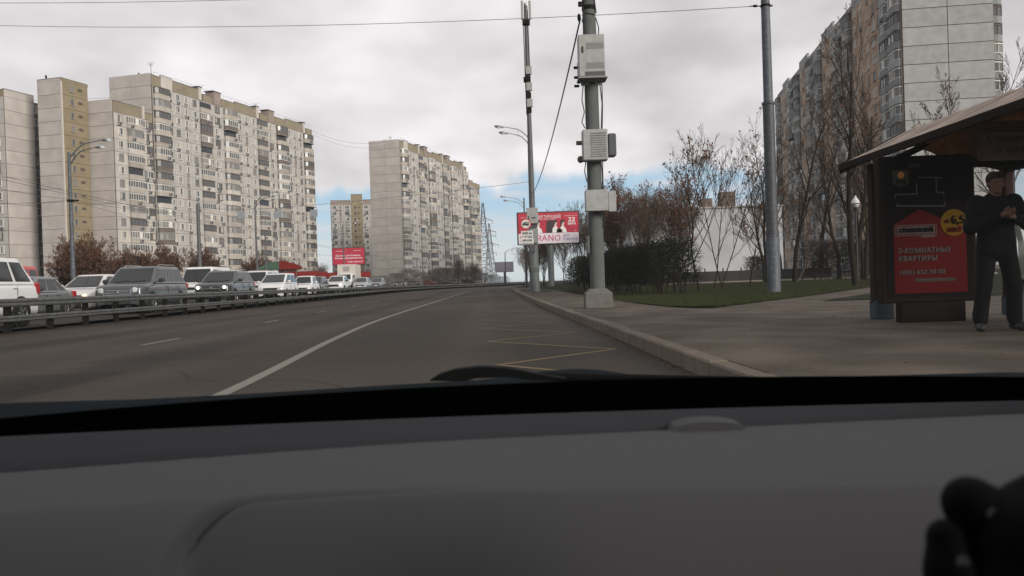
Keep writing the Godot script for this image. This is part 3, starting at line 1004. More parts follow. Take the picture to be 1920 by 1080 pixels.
	var face := Transform3D(Basis(Vector3.RIGHT, PI / 2), Vector3(-0.27, 3.68, 0.07))
	sg.lathe([[0.0, -0.01], [0.275, -0.01], [0.28, 0.0], [0.275, 0.01], [0.0, 0.01]], 28, face); var disc := part("disc", sg, M.sign_red, o)
	b = MB.new(); b.lathe([[0.0, 0.012], [0.225, 0.012], [0.225, 0.016], [0.0, 0.016]], 28, face); part("white_field", b, M.sign_white, disc)
	b = MB.new()
	var tc := Vector3(-0.27, 3.68, 0.09)
	b.box(tc + Vector3(0.04, 0.03, 0), Vector3(0.24, 0.13, 0.006)); b.box(tc + Vector3(-0.13, 0.01, 0), Vector3(0.075, 0.09, 0.006)); b.box(tc + Vector3(-0.01, -0.045, 0), Vector3(0.34, 0.03, 0.006))
	for x in [-0.12, 0.04, 0.12]: b.lathe([[0.0, -0.003], [0.035, -0.003], [0.035, 0.003], [0.0, 0.003]], 12, Transform3D(Basis(Vector3.RIGHT, PI / 2), tc + Vector3(x, -0.065, 0)))
	part("truck_symbol", b, M.sign_black, disc)
	word("12т", 0.065, M.sign_white, disc, tc + Vector3(0.05, 0.03, 0.004))
	for spec in [["500 м", 3.17, 0.125], ["400-2200", 2.80, 0.095]]:
		b = MB.new(); b.cbox(Vector3(-0.22, spec[1] - 0.01, 0.07), Vector3(0.62 if spec[1] > 3.0 else 0.66, 0.33, 0.02), 0.008)
		var pl := part("plate", b, M.sign_white, o)
		word(spec[0], spec[2], M.sign_black, pl, Vector3(-0.22, spec[1] + 0.03, 0.084), "lettering", true, 0.48)
		word("по выделенной полосе" if spec[1] > 3.0 else "рабочие дни", 0.045, M.sign_black, pl, Vector3(-0.22, spec[1] - 0.12, 0.084), "lettering", false, 0.5)

	# --- concert billboard
	o = thing("concert_billboard", "pink and red concert billboard with white lower strip behind the antenna mast", "billboard", P(3.72, 0.15, 83.0))
	b = MB.new(); b.lathe([[0.3, -0.1], [0.3, 4.6]], 14, Transform3D(Basis(), Vector3(0.15, 0, -0.3))); part("column", b, M.pole_green, o)
	b = MB.new(); b.cbox(Vector3(0, 5.85, 0), Vector3(6.1, 3.18, 0.3), 0.04); part("frame", b, M.board_frame, o)
	b = MB.new(); b.box(Vector3(0, 6.34, 0.17), Vector3(5.84, 1.96, 0.02)); var red := part("red_poster", b, M.print_red, o)
	b = MB.new(); b.box(Vector3(0, 4.845, 0.17), Vector3(5.84, 1.0, 0.02)); var wh := part("white_strip", b, M.print_pink, o)
	word("МИХАИЛ ТУРЕЦКИЙ", 0.32, M.print_white, red, Vector3(-0.35, 6.92, 0.19), "lettering", false, 3.1)
	word("художественный руководитель", 0.08, M.print_white, red, Vector3(-0.3, 6.68, 0.19), "lettering", false, 2.2)
	word("22", 0.42, M.print_white, red, Vector3(2.28, 6.6, 0.19), "lettering", true, 0.66)
	word("МАРТА", 0.22, M.print_white, red, Vector3(2.28, 6.2, 0.19), "lettering", true, 0.76)
	word("концертный зал", 0.08, M.print_white, red, Vector3(2.2, 6.98, 0.19), "lettering", false, 1.2)
	word("12+", 0.08, M.print_white, red, Vector3(2.6, 5.5, 0.19))
	word("начало концерта", 0.08, M.print_white, red, Vector3(-2.2, 6.9, 0.19), "lettering", false, 0.9)
	word("SOPRANO", 0.56, M.print_crimson, wh, Vector3(-0.82, 4.86, 0.19), "lettering", false, 3.9)
	word("ШОУ", 0.24, M.print_violet, wh, Vector3(1.72, 5.07, 0.19), "lettering", false, 0.62)
	word("ГОЛОСОВ", 0.24, M.print_violet, wh, Vector3(2.1, 4.72, 0.19), "lettering", false, 1.4)
	word("10", 0.2, M.print_lilac, wh, Vector3(2.5, 5.07, 0.19))
	# printed figures, flat on the poster: dark hair and dresses, pale faces and shoulders
	for f in [[-0.95, 1.15, 0.0], [0.72, 1.2, 1.0], [1.42, 1.25, 0.0]]:
		var x: float = f[0]
		b = MB.new(); b.extr(PackedVector2Array([Vector2(x - 0.34, 5.37), Vector2(x + 0.36, 5.37), Vector2(x + 0.28, 5.72), Vector2(x + 0.08, 5.92), Vector2(x + 0.06, 6.1), Vector2(x - 0.1, 6.1), Vector2(x - 0.12, 5.95), Vector2(x - 0.3, 5.8)]), 0.006, Transform3D(Basis(), Vector3(0, 0, 0.186)))
		part("printed_shoulders", b, M.print_white, red)
		b = MB.new()
		var hp := PackedVector2Array()
		for k in 14: hp.append(Vector2(x - 0.02 + 0.15 * cos(TAU * k / 14), 6.24 + 0.22 * sin(TAU * k / 14)))
		b.extr(hp, 0.006, Transform3D(Basis(), Vector3(0, 0, 0.189))); part("printed_face", b, M.print_skin, red)
		b = MB.new(); b.extr(PackedVector2Array([Vector2(x - 0.26, 5.95), Vector2(x - 0.09, 6.2), Vector2(x + 0.0, 6.38), Vector2(x + 0.16, 6.38), Vector2(x + 0.16, 6.56), Vector2(x, 6.63), Vector2(x - 0.18, 6.56), Vector2(x - 0.28, 6.42)]), 0.006, Transform3D(Basis(), Vector3(0, 0, 0.193))); part("printed_hair", b, M.print_dark, red)
		b = MB.new(); b.extr(PackedVector2Array([Vector2(x - 0.5, 5.37), Vector2(x - 0.1, 5.37), Vector2(x - 0.05, 5.6), Vector2(x - 0.3, 5.8), Vector2(x - 0.45, 5.7)]), 0.006, Transform3D(Basis(), Vector3(0.55 * f[2], 0, 0.197))); part("printed_dress", b, M.print_dark, red)
	b = MB.new(); b.extr(PackedVector2Array([Vector2(-0.25, 5.37), Vector2(0.5, 5.37), Vector2(0.5, 6.5), Vector2(0.2, 6.62), Vector2(-0.15, 6.5)]), 0.006, Transform3D(Basis(), Vector3(0, 0, 0.184))); part("printed_dress", b, M.print_dark, red)

	# --- street lamps
	o = thing("street_lamp", "grey two-armed street lamp in front of the ochre stairwell block", "street lamp", P(-27.2, 0.6, 53.0), 0.0, "street lamps")
	plain_pole(o, 9.2, 0.15, 0.09, M.pole_blue)
	pole_lamp_arms(o, 9.9, 1.0, 2.1, 0.75, M.pole_blue)
	b = MB.new(); b.box(Vector3(0.25, 6.2, 0), Vector3(0.5, 0.08, 0.08)); b.box(Vector3(0, 6.2, 0), Vector3(0.3, 0.14, 0.3)); part("wire_bracket", b, M.steel_post, o)
	o = thing("street_lamp", "thin grey two-armed street lamp before the long pale apartment slab", "street lamp", P(-25.3, 0.5, 85.0), 0.0, "street lamps")
	plain_pole(o, 9.4, 0.13, 0.07, M.pole_dark)
	pole_lamp_arms(o, 10.1, 1.0, 2.1, 0.75, M.pole_dark)
	o = thing("street_lamp", "slim street lamp rising just left of the concert billboard", "street lamp", P(1.65, 0.15, 95.0), 0.0, "street lamps")
	plain_pole(o, 10.0, 0.14, 0.08, M.pole_dark)
	pole_lamp_arms(o, 10.4, -1.0, 2.0, 0.55, M.lamp_grey)
	o = thing("street_lamp", "far street lamp standing in front of the blank white billboard", "street lamp", P(-1.6, 0.1, 232.0), 0.0, "street lamps")
	plain_pole(o, 8.9, 0.16, 0.1, M.pole_dark)
	pole_lamp_arms(o, 9.9, 1.0, 2.0, 0.7, M.lamp_grey)
	o = thing("street_lamp", "single-armed lamp over the road in front of the blank grey gable", "street lamp", P(-27.0, 0.5, 138.0), 0.0, "street lamps")
	plain_pole(o, 10.6, 0.13, 0.08, M.pole_dark)
	pole_lamp_arms(o, 11.2, 1.0, 2.0, 0.7, M.lamp_grey)
	o = thing("trolley_pole", "thick dark pole behind the dark sport utility vehicle", "utility pole", P(-23.7, 0.45, 65.0))
	plain_pole(o, 7.1, 0.16, 0.13, M.pole_dark)
	o = thing("trolley_pole", "tall dark pole carrying the two high wires at the far left", "utility pole", P(-24.6, 0.3, 39.0))
	plain_pole(o, 14.4, 0.17, 0.1, M.pole_dark)
	o = thing("trolley_pole", "thin dark pole left of the green and red pavilion", "utility pole", P(-31.0, 0.5, 108.0))
	plain_pole(o, 7.6, 0.11, 0.08, M.pole_dark)
	o = thing("globe_lamp", "park lamp with a white globe and dark cap among the bare trees", "park lamp", P(15.2, 0.2, 37.5))
	plain_pole(o, 3.35, 0.05, 0.035, M.black)
	b = MB.new(); b.lathe([[0.03, 3.3], [0.1, 3.36], [0.1, 3.4], [0.05, 3.44]], 14, Transform3D()); part("collar", b, M.black, o)
	b = MB.new(); b.lathe([[0.0, 3.42], [0.09, 3.44], [0.165, 3.54], [0.18, 3.63], [0.15, 3.74], [0.1, 3.8], [0.055, 3.86], [0.04, 3.93], [0.0, 3.95]], 16, Transform3D()); part("globe", b, M.lamp_lens, o)
	b = MB.new(); b.lathe([[0.185, 3.60], [0.19, 3.61], [0.19, 3.625], [0.185, 3.63]], 16, Transform3D(Basis(Vector3.BACK, 0.12), Vector3(0.43, 0.0, 0))); part("ring", b, M.steel_post, o)

	# --- red and white billboards, hanging lane signs
	o = thing("red_billboard", "crimson billboard with white lettering in front of the pale apartment blocks", "billboard", P(-30.4, 0.4, 160.0))
	b = MB.new(); b.lathe([[0.28, -0.1], [0.28, 5.0]], 12, Transform3D(Basis(), Vector3(0.2, 0, -0.3))); part("column", b, M.pole_dark, o)
	b = MB.new(); b.cbox(Vector3(0, 6.3, 0), Vector3(6.2, 3.3, 0.3), 0.04); part("frame", b, M.board_frame, o)
	b = MB.new(); b.box(Vector3(0, 6.3, 0.17), Vector3(5.95, 3.05, 0.02)); var rp := part("poster", b, M.print_red, o)
	word("Премия для бизнеса", 0.34, M.print_pink, rp, Vector3(-0.1, 6.45, 0.19), "lettering", true, 4.6)
	word("Москвы, предприниматели", 0.32, M.print_pink, rp, Vector3(0.05, 5.98, 0.19), "lettering", true, 5.1)
	word("премия бизнеса", 0.2, M.print_pink, rp, Vector3(-1.65, 7.3, 0.19), "lettering", false, 1.5)
	word("партнёр", 0.2, M.print_pink, rp, Vector3(1.6, 7.35, 0.19), "lettering", false, 1.4)
	word("8 800 100 24 24", 0.28, M.print_pink, rp, Vector3(1.2, 5.25, 0.19), "lettering", true, 2.8)
	o = thing("white_billboard", "far pale billboard seen from the road bend", "billboard", P(-2.4, 0.0, 292.0), 0.06)
	b = MB.new(); b.lathe([[0.3, -0.1], [0.3, 4.4]], 10, Transform3D(Basis(), Vector3(0, 0, -0.3))); part("column", b, M.pole_dark, o)
	b = MB.new(); b.cbox(Vector3(0, 6.1, 0), Vector3(6.3, 3.5, 0.3), 0.05); part("frame", b, M.board_frame, o)
	b = MB.new(); b.box(Vector3(0, 6.1, 0.17), Vector3(6.05, 3.25, 0.02)); part("poster", b, M.board_grey, o)
	for s in [[-18.85, "left"], [-16.25, "middle"], [-13.75, "right"]]:
		o = thing("lane_signal", "grey square sign back hanging on the span wire, %s of three" % s[1], "lane sign", P(s[0], 6.15, 60.0), 0.0, "lane signs on the span wire")
		b = MB.new(); b.cbox(Vector3.ZERO, Vector3(0.52, 0.50, 0.1), 0.02); part("case", b, M.sign_back, o)
		b = MB.new(); b.bar(Vector3(-0.2, 0.25, 0), Vector3(-0.2, 0.45, 0), 0.012); b.bar(Vector3(0.2, 0.25, 0), Vector3(0.2, 0.45, 0), 0.012); part("hanger", b, M.wire, o)
	wire([P(-23.7, 7.3, 65.0), P(-16.25, 6.6, 60.0), P(1.54, 7.6, 57.7)], 0.012, "span wire from the thick dark pole that carries the lane signs", 0.1)
	# --- wires: all run between real poles at the roadside
	wire([P(-24.5, 13.4, 39.0), P(8.72, 10.27, 30.1)], 0.011, "long wire crossing the sky to the blue-grey pole", 0.35)
	wire([P(-24.5, 14.4, 39.0), P(9.2, 11.4, 30.1)], 0.011, "topmost wire in the upper left corner", 0.3)
	wire([P(1.9, 7.28, 21.05), P(1.66, 6.85, 57.6)], 0.022, "thick sagging cable from the equipment pole to the mast", 0.55)
	wire([P(2.02, 7.55, 21.05), P(1.95, 7.2, 21.1)], 0.02, "short looped cable end on the equipment pole", 0.0)
	wire([P(2.35, 8.4, 21.1), P(9.2, 11.6, 6.0)], 0.016, "dark cable leaving the equipment pole upwards to the right", 0.2)
	wire([P(-30.0, 6.2, 44.0), P(-27.2, 6.85, 53.0), P(-24.9, 5.2, 85.0), P(-24.0, 5.6, 130.0)], 0.011, "thin wire past the two-armed lamp at the left", 0.25)
	wire([P(-31.0, 7.9, 44.0), P(-27.2, 6.9, 53.0), P(-23.7, 6.9, 65.0), P(-25.3, 7.2, 85.0), P(-31.0, 8.0, 108.0)], 0.011, "thin wire strung over the trolley poles at the left", 0.25)
	wire([P(-20.5, 5.7, 34.0), P(-21.0, 5.75, 65.0), P(-22.6, 5.9, 110.0), P(-22.0, 5.9, 150.0)], 0.009, "left contact wire over the opposite lanes", 0.12)
	wire([P(-20.0, 5.7, 34.0), P(-20.4, 5.75, 65.0), P(-22.0, 5.9, 110.0), P(-21.4, 5.9, 150.0)], 0.009, "right contact wire over the opposite lanes", 0.12)
	wire([P(-110.0, 45.0, 190.0), P(-72.0, 50.5, 205.0)], 0.03, "faint wire from the stairwell block up to the tall slab roof", 1.2)
	wire([P(-62.0, 50.5, 264.0), P(-36.0, 47.5, 274.0)], 0.035, "faint wire sagging between the two pale slab roofs", 2.6)
	wire([P(-62.3, 50.0, 264.0), P(-36.0, 47.0, 275.0)], 0.03, "lower faint wire between the two pale slab roofs", 3.4)

	# --- lattice pylons
	for s in [[-13.3, 428.0, 41.0, "nearer taller lattice power pylon beside the pale slab"], [-14.4, 590.0, 42.0, "farther smaller lattice power pylon left of the white billboard"]]:
		o = thing("power_pylon", s[3], "pylon", P(s[0], 0.0, s[1]), 0.2, "power pylons")
		var H: float = s[2]
		var wd := func(y): return lerpf(4.2, 1.8, clampf(y / (H * 0.55), 0, 1)) if y < H * 0.55 else lerpf(1.8, 0.4, (y / H - 0.55) / 0.45)
		var body := MB.new()
		var n := 12
		for i in n:
			var y0 := H * i / n
			var y1 := H * (i + 1) / n
			var w0: float = wd.call(y0); var w1: float = wd.call(y1)
			for k in 4:
				var c0 := Vector3(1, 0, 1).rotated(Vector3.UP, k * PI / 2)
				var c1 := Vector3(1, 0, 1).rotated(Vector3.UP, (k + 1) * PI / 2)
				body.bar(c0 * w0 + Vector3(0, y0, 0), c0 * w1 + Vector3(0, y1, 0), 0.13, 3)
				body.bar(c0 * w0 + Vector3(0, y0, 0), c1 * w1 + Vector3(0, y1, 0), 0.09, 3)
				body.bar(c1 * w0 + Vector3(0, y0, 0), c0 * w1 + Vector3(0, y1, 0), 0.09, 3)
				body.bar(c0 * w1 + Vector3(0, y1, 0), c1 * w1 + Vector3(0, y1, 0), 0.09, 3)
		part("lattice", body, M.pole_dark, o)
		for y in [0.50, 0.64, 0.78]:
			var arm := MB.new()
			var L := 6.2 if y == 0.64 else 4.6
			for sd in [-1.0, 1.0]:
				for z in [-0.7, 0.7]:
					arm.bar(Vector3(sd * 0.9, H * y, z), Vector3(sd * L, H * y + 0.3, 0), 0.1, 3)
					arm.bar(Vector3(sd * 0.9, H * y + 1.5, z), Vector3(sd * L, H * y + 0.3, 0), 0.1, 3)
				arm.bar(Vector3(sd * L, H * y + 0.3, 0), Vector3(sd * L, H * y - 1.6, 0), 0.12, 4)
			part("cross_arm", arm, M.pole_dark, o)

	# --- red market stalls and the pavilion with the arched roof beyond the opposite lanes
	for s in [[-39.0, 118.0, 9.0, "long red awning stall left of the arched pavilion"], [-33.0, 130.0, 7.0, "red awning stall right of the arched pavilion"], [-33.5, 138.0, 7.0, "red awning stall beside the white box truck"], [-29.5, 150.0, 9.0, "red stall with white trim at the foot of the grey gable"]]:
		o = thing("market_stall", s[3], "stall", P(s[0], 0.5, s[1]), 0.15, "red market stalls")
		b = MB.new(); b.cbox(Vector3(0, 1.1, 0), Vector3(s[2], 2.2, 2.6), 0.04); part("cabin", b, M.parapet_dark, o)
		b = MB.new(); b.extr(PackedVector2Array([Vector2(1.9, 2.1), Vector2(1.3, 2.9), Vector2(-1.35, 3.1), Vector2(-1.35, 2.25)]), s[2] + 0.3, Transform3D(Basis(Vector3.UP, -PI / 2), Vector3(0, 0, 0))); part("awning", b, M.red_awning, o)
	o = thing("arched_pavilion", "open pavilion with an arched half green, half red roof on thin posts", "pavilion", P(-32.7, 0.5, 121.0), 0.1)
	for hf in 2:
		b = MB.new()
		var arc := PackedVector2Array()
		for i in 9:
			var t := i / 8.0
			var x := lerpf(-2.85, 0.0, t) if hf == 0 else lerpf(0.0, 2.85, t)
			arc.append(Vector2(x, 4.35 - 0.78 * pow(absf(x) / 2.85, 2.0)))
		arc.append(Vector2(0.0 if hf == 0 else 2.85, 3.2 if hf == 0 else 3.2)); arc.append(Vector2(-2.85 if hf == 0 else 0.0, 3.2))
		b.extr(arc, 2.4)
		part("green_roof" if hf == 0 else "red_roof", b, M.green_roof if hf == 0 else M.red_awning, o)
	for x in [-2.3, -0.8, 0.8, 2.3]:
		b = MB.new(); b.bar(Vector3(x, 0, 0.9), Vector3(x, 3.2, 0.9), 0.07); part("post", b, M.pole_dark, o)
	b = MB.new(); b.box(Vector3(-0.9, 2.5, -0.6), Vector3(2.4, 1.0, 0.1)); part("board", b, M.board_grey, o)

# ---------------------------------------------------------------- buildings
func window_mesh(w: float, h: float, kind: int, frame: String) -> ArrayMesh:
	var key := "win%.2f_%.2f_%d%s" % [w, h, kind, frame]
	if CACHE.has(key): return CACHE[key]
	var f := MB.new(); var g := MB.new(); var s := MB.new()
	var t := 0.09
	g.box(Vector3(0, 0, 0.015), Vector3(w, h, 0.03))
	f.box(Vector3(0, h / 2, 0.06), Vector3(w + t, t, 0.12)); f.box(Vector3(0, -h / 2, 0.06), Vector3(w + t, t, 0.12))
	f.box(Vector3(-w / 2, 0, 0.06), Vector3(t, h - t, 0.118)); f.box(Vector3(w / 2, 0, 0.06), Vector3(t, h - t, 0.118))
	if w > 1.0: f.box(Vector3(-w * 0.12, 0, 0.05), Vector3(0.08, h - t, 0.08))
	f.box(Vector3(0, -h / 2 - 0.07, 0.1), Vector3(w + 0.3, 0.06, 0.22))
	if kind == 1: s.box(Vector3(w * 0.2, 0.0, 0.034), Vector3(w * 0.52, h - 0.12, 0.006))
	if kind == 2: s.box(Vector3(-w * 0.28, 0.1, 0.034), Vector3(w * 0.3, h - 0.3, 0.006))
	var m := am([f, M[frame], g, M.glass_far if kind != 3 else M.glass_mid, s, M.curtain])
	CACHE[key] = m
	return m

# a balcony: a parapet on a slab and, mostly, glazing above it; D deep, w wide, shape 1 has splayed ends
func balcony_mesh(w: float, sh: float, D: float, style: int, splay: bool, pal: String) -> ArrayMesh:
	var key := "bal%.2f_%.2f_%.2f_%d%s%s" % [w, sh, D, style, splay, pal]
	if CACHE.has(key): return CACHE[key]
	var p := MB.new(); var f := MB.new(); var g := MB.new(); var sl := MB.new()
	var hw := w / 2
	var e := 0.6 if splay else 0.0
	var poly := func(o): return PackedVector2Array([Vector2(-hw - o, 0), Vector2(hw + o, 0), Vector2(hw + o, D * 0.45 + o), Vector2(hw - e + o * 0.6, D + o), Vector2(-hw + e - o * 0.6, D + o), Vector2(-hw - o, D * 0.45 + o)]) if splay else PackedVector2Array([Vector2(-hw - o, 0), Vector2(hw + o, 0), Vector2(hw + o, D + o), Vector2(-hw - o, D + o)])
	var up := func(y): return Transform3D(Basis(Vector3.RIGHT, Vector3.BACK, Vector3.DOWN), Vector3(0, y, 0))
	p.extr(poly.call(0.0), 1.05, up.call(0.62))
	sl.extr(poly.call(0.06), 0.12, up.call(0.04))
	var top := sh - 0.12
	if style == 4:      # open: a dark recess, a rail
		g.box(Vector3(0, (1.15 + top) / 2, 0.04), Vector3(w - 0.1, top - 1.15, 0.06))
		f.extr(poly.call(0.03), 0.05, up.call(1.18))
	else:
		g.extr(poly.call(-0.06), top - 1.15, up.call((1.15 + top) / 2))
		f.extr(poly.call(0.02), 0.09, up.call(1.2)); f.extr(poly.call(0.03), 0.16, up.call(top - 0.06))
		var pts: PackedVector2Array = poly.call(-0.02)
		for i in range(1, pts.size() - 1):
			var a := pts[i]; var b := pts[i + 1]
			var n := maxi(1, int(a.distance_to(b) / (0.75 if style != 2 else 1.05)))
			for k in n + 1:
				var q := a.lerp(b, float(k) / n)
				f.box(Vector3(q.x, (1.15 + top) / 2, q.y), Vector3(0.07, top - 1.2, 0.07))
		if style == 1 or style == 3:
			var z0 := hw * (0.2 if style == 1 else -0.35)
			f.box(Vector3(z0, (1.15 + top) / 2, D - 0.03), Vector3(w * 0.22, top - 1.3, 0.03))
	var fm: String = ["frame_white", "frame_white", "frame_brown", "frame_grey", "frame_grey", "frame_brown"][style]
	var gm: String = ["glass_far", "glass_mid", "glass_far", "glass_mid", "glass_dark", "glass_far"][style]
	var m := am([p, M[pal], f, M[fm], g, M[gm], sl, M.parapet_dark if pal.begins_with("blue") else M.frame_grey])
	CACHE[key] = m
	return m

func ac_mesh() -> ArrayMesh:
	if not CACHE.has("ac"):
		var b := MB.new(); b.cbox(Vector3(0, 0, 0.2), Vector3(0.85, 0.6, 0.36), 0.03)
		var d := MB.new(); d.lathe([[0.0, 0.38], [0.24, 0.38], [0.24, 0.4], [0.0, 0.4]], 12, Transform3D(Basis(Vector3.RIGHT, PI / 2), Vector3(0.1, 0, 0)))
		CACHE.ac = am([b, M.ac_unit, d, M.black])
	return CACHE.ac

# one wall of a building. o: its foot at the left end seen from outside; du: to the right; bays: [kind, from, to]
func facade(b: Node3D, o: Vector3, du: Vector3, fl: int, sh: float, bays: Array, walls: Array, pal: Dictionary, y0 := 1.0) -> void:
	var nrm := du.cross(Vector3.UP).normalized()
	var bs := Basis(du, Vector3.UP, nrm)
	var gap := 0.11 if walls[0] == "concrete_end" else 0.07
	for bay in bays:
		var u0: float = bay[1]; var u1: float = bay[2]
		var uc := (u0 + u1) / 2; var w := u1 - u0
		# storey-high wall panels with open joints
		for i in fl:
			var key := "pan%.2f_%.2f%s%d" % [w, sh, walls[0], i % 2]
			if bay[0] == "n": key += "n"
			if not CACHE.has(key):
				var m := MB.new(); m.box(Vector3(0, 0, 0.05), Vector3(w - gap, sh - gap, 0.1))
				CACHE[key] = am([m, M[walls[i % walls.size()]]])
			put("wall_panel", CACHE[key], b, Transform3D(bs, o + du * uc + Vector3(0, y0 + (i + 0.5) * sh, 0)))
		for i in fl:
			var yb := y0 + i * sh
			match bay[0]:
				"w", "n", "v":
					var ww := 1.35 if bay[0] == "w" else 0.85
					var kind := rng.randi() % 4
					put("window", window_mesh(ww, 1.5, kind, "frame_white" if rng.randf() < 0.75 else "frame_grey"), b, Transform3D(bs, o + du * uc + nrm * 0.1 + Vector3(0, yb + 0.95 + 0.75, 0)))
					if bay[0] == "n":
						var key2 := "spandrel%.2f" % sh
						if not CACHE.has(key2):
							var m := MB.new(); m.box(Vector3(0, 0, 0.02), Vector3(1.15, sh - 1.75, 0.04)); CACHE[key2] = am([m, M.panel_pink])
						put("spandrel", CACHE[key2], b, Transform3D(bs, o + du * uc + nrm * 0.1 + Vector3(0, yb + 0.42, 0)))
					if rng.randf() < pal.get("ac", 0.25):
						put("air_conditioner", ac_mesh(), b, Transform3D(bs, o + du * (uc + rng.randf_range(-0.4, 0.4)) + nrm * 0.1 + Vector3(0, yb + 0.42, 0)))
				"s":     # stair windows: a tall slit and a small vent
					put("window", window_mesh(0.8, 1.3, 3 if rng.randf() < 0.3 else 0, "frame_grey"), b, Transform3D(bs, o + du * (u0 + w * 0.36) + nrm * 0.1 + Vector3(0, yb + 1.5, 0)))
					put("vent", window_mesh(0.9, 0.3, 0, "frame_brown"), b, Transform3D(bs, o + du * (u0 + w * 0.68) + nrm * 0.1 + Vector3(0, yb + 1.75, 0)))
				"b", "l", "y":
					var D: float = pal.get("deep", 1.15) if bay[0] != "l" else 0.5
					var r := rng.randf()
					var st := 0 if r < 0.30 else 1 if r < 0.48 else 2 if r < 0.68 else 3 if r < 0.82 else 5 if r < 0.92 else 4
					put("balcony", balcony_mesh(w - 0.25, sh, D, st, bay[0] == "y", pal.parapet[rng.randi() % pal.parapet.size()]), b, Transform3D(bs, o + du * uc + nrm * 0.1 + Vector3(0, yb - 0.1, 0)))
					if rng.randf() < pal.get("ac", 0.25) * 0.8:
						put("air_conditioner", ac_mesh(), b, Transform3D(bs, o + du * (uc + rng.randf_range(-0.3, 0.3) * w) + nrm * (D + 0.1) + Vector3(0, yb + 0.5, 0)))
				"a":     # recessed window with a wide glazed door beside it
					var kd := rng.randi() % 4
					put("window", window_mesh(1.9, 1.5, kd, "frame_white" if rng.randf() < 0.6 else "frame_brown"), b, Transform3D(bs, o + du * uc + nrm * 0.1 + Vector3(0, yb + 1.7, 0)))
					if rng.randf() < 0.6:
						put("air_conditioner", ac_mesh(), b, Transform3D(bs, o + du * (uc + rng.randf_range(-1.2, 1.2)) + nrm * 0.1 + Vector3(0, yb + 0.5, 0)))

func core(b: Node3D, o: Vector3, du: Vector3, L: float, W: float, h: float, m := "joint", called := "core") -> void:
	# the block behind a facade: L along du, W inwards
	var nrm := du.cross(Vector3.UP).normalized()
	var x := MB.new()
	x.box(o + du * L / 2 - nrm * (W / 2) + Vector3(0, h / 2, 0), Vector3(L, h, W), Basis(du, Vector3.UP, nrm))
	part(called, x, M[m], b)

func blank_wall(b: Node3D, o: Vector3, du: Vector3, L: float, fl: int, sh: float, cols: Array, mats: Array, y0 := 1.0) -> void:
	var bays := []
	var u := 0.0
	for c in cols:
		bays.append(["p", u, u + L * c]); u += L * c
	facade(b, o, du, fl, sh, bays, mats, {}, y0)

func attic(b: Node3D, o: Vector3, du: Vector3, u0: float, u1: float, y: float, h: float, m: String, out := 0.14) -> void:
	var nrm := du.cross(Vector3.UP).normalized()
	var x := MB.new()
	x.box(o + du * (u0 + u1) / 2 + nrm * (out - 0.2) + Vector3(0, y + h / 2, 0), Vector3(u1 - u0 - 0.05, h, 0.4), Basis(du, Vector3.UP, nrm))
	part("parapet", x, M[m], b)
	var c := MB.new()
	c.box(o + du * (u0 + u1) / 2 + nrm * (out - 0.2) + Vector3(0, y + h + 0.05, 0), Vector3(u1 - u0 + 0.05, 0.1, 0.5), Basis(du, Vector3.UP, nrm))
	part("coping", c, M.roof_dark, b)

func antenna(b: Node3D, at: Vector3, h: float, kind: int) -> void:
	var m := MB.new()
	m.bar(at, at + Vector3(0, h, 0), 0.05, 4)
	if kind == 0:
		for k in 3: m.bar(at + Vector3(-0.8 + 0.2 * k, h - 0.35 * k, 0), at + Vector3(0.8 - 0.2 * k, h - 0.35 * k, 0), 0.035, 4)
	elif kind == 1:
		m.sphere(at + Vector3(0, h, 0), Vector3(0.12, 0.42, 0.4), 10)
	part("aerial", m, M.steel_post, b)

func slab_bays(k2: float) -> Array:   # the repeating plan of a long panel block
	var a := [["y", 0.3, 5.2], ["v", 5.2, 6.7]]
	for k in 2:
		var u := 6.7 + 23.3 * k
		a += [["w", u, u + 3.2], ["n", u + 3.2, u + 5.8], ["w", u + 5.8, u + 9.2], ["l", u + 9.2, u + 13.6], ["a", u + 13.6, u + 18.2], ["y", u + 18.2, u + 23.3]]
	a += [["w", 53.3, 56.5], ["n", 56.5, 59.1], ["w", 59.1, 62.3], ["y", 62.3, 67.0]]
	for q in a: q[1] *= k2; q[2] *= k2
	return a

